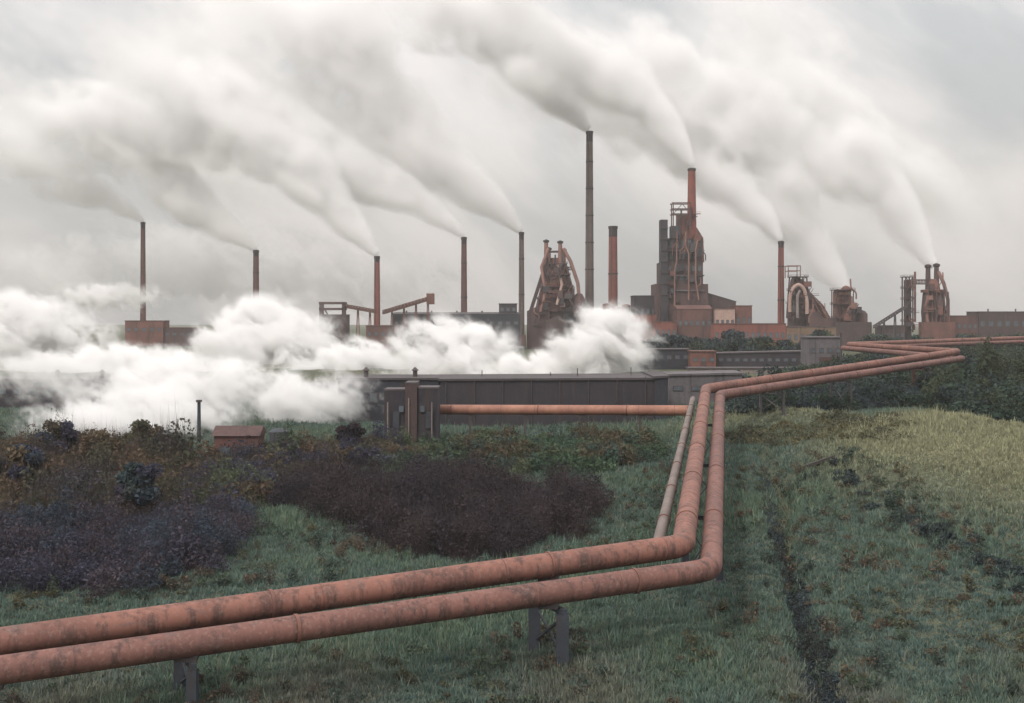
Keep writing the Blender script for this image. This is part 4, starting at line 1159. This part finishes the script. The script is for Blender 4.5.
def steam(label, cx, cy, rx, ry, d, depth, dens_, seed, erode=2.1, nscale=0.5):
    s = Site(d); a, b, c = rx * s.k, depth, ry * s.k
    mt, nt, out = new_mat('white_steam')
    tc = N(nt, 'ShaderNodeTexCoord')
    ln = N(nt, 'ShaderNodeVectorMath', operation='LENGTH'); nt.links.new(tc.outputs['Object'], ln.inputs[0])
    rn = mth(nt, 'SUBTRACT', 1.0, ln.outputs['Value'])
    mp = N(nt, 'ShaderNodeMapping'); mp.inputs['Scale'].default_value = (a / c, b / c, 1.0); nt.links.new(tc.outputs['Object'], mp.inputs['Vector'])
    # torn by the wind: warp the puffs, then stretch them up to the left
    wn = N(nt, 'ShaderNodeTexNoise', i_Scale=2.2, i_Detail=3.0); nt.links.new(mp.outputs[0], wn.inputs['Vector'])
    wv = N(nt, 'ShaderNodeVectorMath', operation='MULTIPLY_ADD'); nt.links.new(wn.outputs['Color'], wv.inputs[0]); wv.inputs[1].default_value = (0.7, 0.7, 0.7)
    nt.links.new(mp.outputs[0], wv.inputs[2])
    m2 = N(nt, 'ShaderNodeMapping'); m2.vector_type = 'TEXTURE'; m2.inputs['Rotation'].default_value = (0, math.radians(38), 0); m2.inputs['Scale'].default_value = (1.7, 1.2, 0.85)
    nt.links.new(wv.outputs[0], m2.inputs['Vector'])
    n1 = smooth_noise(nt, m2.outputs[0], 1.0 / nscale, 7.0, seed)
    sv = mth(nt, 'ADD', mth(nt, 'MULTIPLY', rn, 1.1), mth(nt, 'MULTIPLY', mth(nt, 'SUBTRACT', n1, 0.54), erode * 2))
    dn = mth(nt, 'POWER', ramp(nt, sv, 0.0, 0.8), 1.6)
    dn = mth(nt, 'MULTIPLY', dn, ramp(nt, rn, 0.0, 0.42))
    dn = mth(nt, 'MULTIPLY', dn, dens_ / c)
    vol_out(nt, out, dn, WHITE)
    mb = MB(); nu, nv = 24, 14; v = [(0, 0, -1)]
    for j in range(1, nv):
        ph = -math.pi / 2 + math.pi * j / nv
        v += [(math.cos(ph) * math.cos(2 * math.pi * k / nu), math.cos(ph) * math.sin(2 * math.pi * k / nu), math.sin(ph)) for k in range(nu)]
    v.append((0, 0, 1)); f = []
    for k in range(nu):
        f.append((0, 1 + (k + 1) % nu, 1 + k)); e = 1 + (nv - 2) * nu
        f.append((len(v) - 1, e + k, e + (k + 1) % nu))
        for j in range(nv - 2): f.append((1 + j * nu + k, 1 + j * nu + (k + 1) % nu, 1 + (j + 1) * nu + (k + 1) % nu, 1 + (j + 1) * nu + k))
    mb.add(v, f)
    o = mb.build('steam_cloud', mt)
    o.location = s.pt(cx, cy); o.scale = (a, b, c)
    tag(o, label, 'steam', 'steam clouds in front of the works')


steam('big white steam bank at the far left edge', 10, 340, 125, 58, 640, 45, 12, 1)
steam('thin steam veil across the middle of the leftmost chimney', 105, 298, 85, 20, 900, 16, 4, 9)
steam('white steam bank under the short brown chimney', 268, 345, 95, 58, 600, 40, 12, 2)
steam('steam bank lying below the small rust red block at left', 120, 378, 180, 40, 520, 40, 11, 10)
steam('steam cloud below the gantry and conveyors', 350, 374, 105, 44, 540, 30, 11, 3)
steam('billowing steam in front of the long dark hall', 450, 362, 88, 56, 480, 26, 13, 4)
steam('low steam drifting behind the long violet shed', 548, 382, 105, 38, 460, 24, 12, 5)
steam('rising steam at the foot of the stout red chimney', 604, 352, 70, 60, 450, 22, 13, 6)
steam('steam rolling over the roofs of the left sheds', 185, 390, 150, 50, 262, 16, 4.6, 7)
steam('steam wisp beside the brown shed end', 305, 400, 100, 40, 258, 12, 3.2, 8)
steam('low steam sinking into the scrub beside the blue mast', 150, 415, 120, 44, 235, 11, 5, 11)
steam('thin steam over the dark grey shed at the left edge', 40, 376, 120, 34, 270, 12, 1.1, 12)
steam('wisps of steam caught in the scrub at left', 95, 424, 105, 30, 205, 9, 2.2, 15)
steam('pale steam lifting into the sky behind the slim left chimneys', 190, 268, 240, 66, 1080, 50, 2.6, 13)
steam('faint steam rising behind the gantry and the conveyors', 390, 288, 130, 56, 1080, 40, 1.8, 14)

HAZE = 0.00010
if HAZE:
    mt, nt, out = new_mat('smoky_air')
    v = N(nt, 'ShaderNodeVolumePrincipled'); v.inputs['Color'].default_value = (0.97, 0.95, 0.94, 1); v.inputs['Density'].default_value = HAZE
    nt.links.new(v.outputs[0], out.inputs['Volume'])
    o = MB().box(-5000, 5000, -100, 4200, -4, 400).build('haze', mt)
    tag(o, 'thin smoky haze lying over the whole works and meadow', 'haze', kind='stuff')

# ================================================================== LIGHT, SKY, CAMERA
SUN_EL, SUN_AZ = math.radians(48), math.radians(215)      # azimuth clockwise from +Y: behind the viewer, to the left


def world():
    w = bpy.data.worlds.new('World'); scene.world = w; w.use_nodes = True
    nt = w.node_tree
    bg = nt.nodes['Background']; bg.inputs['Strength'].default_value = 0.1
    sky = N(nt, 'ShaderNodeTexSky', sky_type='NISHITA', sun_disc=False, sun_elevation=SUN_EL, sun_rotation=SUN_AZ, dust_density=4.0, air_density=1.5)
    tc = N(nt, 'ShaderNodeTexCoord')
    # cloud streaks lean up to the left: turn the view direction, then stretch the noise along the lean
    mp = N(nt, 'ShaderNodeMapping'); mp.vector_type = 'TEXTURE'
    mp.inputs['Rotation'].default_value = (0, math.radians(32), 0); mp.inputs['Scale'].default_value = (2.4, 1.6, 1.0); mp.inputs['Location'].default_value = (1.3, 0.2, 0.4)
    nt.links.new(tc.outputs['Generated'], mp.inputs['Vector'])
    n1 = N(nt, 'ShaderNodeTexNoise', i_Scale=9.0, i_Detail=7.0, i_Roughness=0.55, i_Distortion=0.25); nt.links.new(mp.outputs[0], n1.inputs['Vector'])
    cl = ramp(nt, n1.outputs[0], 0.36, 0.66)
    cloud = mixc(nt, cl, (3.65, 3.72, 3.76), (6.1, 5.74, 5.56))
    n2 = N(nt, 'ShaderNodeTexNoise', i_Scale=26.0, i_Detail=6.0, i_Roughness=0.6); nt.links.new(mp.outputs[0], n2.inputs['Vector'])
    sep = N(nt, 'ShaderNodeSeparateXYZ'); nt.links.new(tc.outputs['Generated'], sep.inputs[0])
    # an overcast sky is brightest overhead
    lift = mth(nt, 'MULTIPLY_ADD', mth(nt, 'MAXIMUM', sep.outputs[2], 0.0), 2.3, 0.84)
    lift = mth(nt, 'MULTIPLY', lift, mth(nt, 'MULTIPLY_ADD', n2.outputs[0], 0.22, 0.89))
    vm = N(nt, 'ShaderNodeVectorMath', operation='SCALE'); nt.links.new(cloud, vm.inputs[0]); nt.links.new(lift, vm.inputs['Scale'])
    c = mixc(nt, 0.88, sky.outputs[0], vm.outputs[0])
    nt.links.new(c, bg.inputs['Color'])


world()
sun = bpy.data.lights.new('sun', 'SUN'); sun.energy = 1.5; sun.angle = math.radians(14); sun.color = (1.0, 0.95, 0.90)
so = bpy.data.objects.new('sun', sun); COL.objects.link(so)
dirv = Vector((math.sin(SUN_AZ) * math.cos(SUN_EL), math.cos(SUN_AZ) * math.cos(SUN_EL), math.sin(SUN_EL)))
so.rotation_euler = dirv.to_track_quat('Z', 'Y').to_euler(); so.location = dirv * 200

cam = bpy.data.cameras.new('camera'); co = bpy.data.objects.new('camera', cam); COL.objects.link(co)
cam.sensor_width = 36; cam.lens = 36 * F / 1024; cam.clip_start = 0.5; cam.clip_end = 20000
cam.shift_y = -(703 / 2 - HY) / 1024
co.location = (0, 0, CAMZ); co.rotation_euler = (math.pi / 2, 0, 0)
scene.camera = co

scene.view_settings.view_transform = 'Standard'; scene.view_settings.look = 'None'
scene.view_settings.gamma = 1; scene.view_settings.exposure = 0.33
scene.cycles.use_denoising = True
scene.cycles.max_bounces = 10; scene.cycles.volume_bounces = 6; scene.cycles.transparent_max_bounces = 16
scene.cycles.volume_step_rate = 0.9; scene.cycles.volume_max_steps = 256
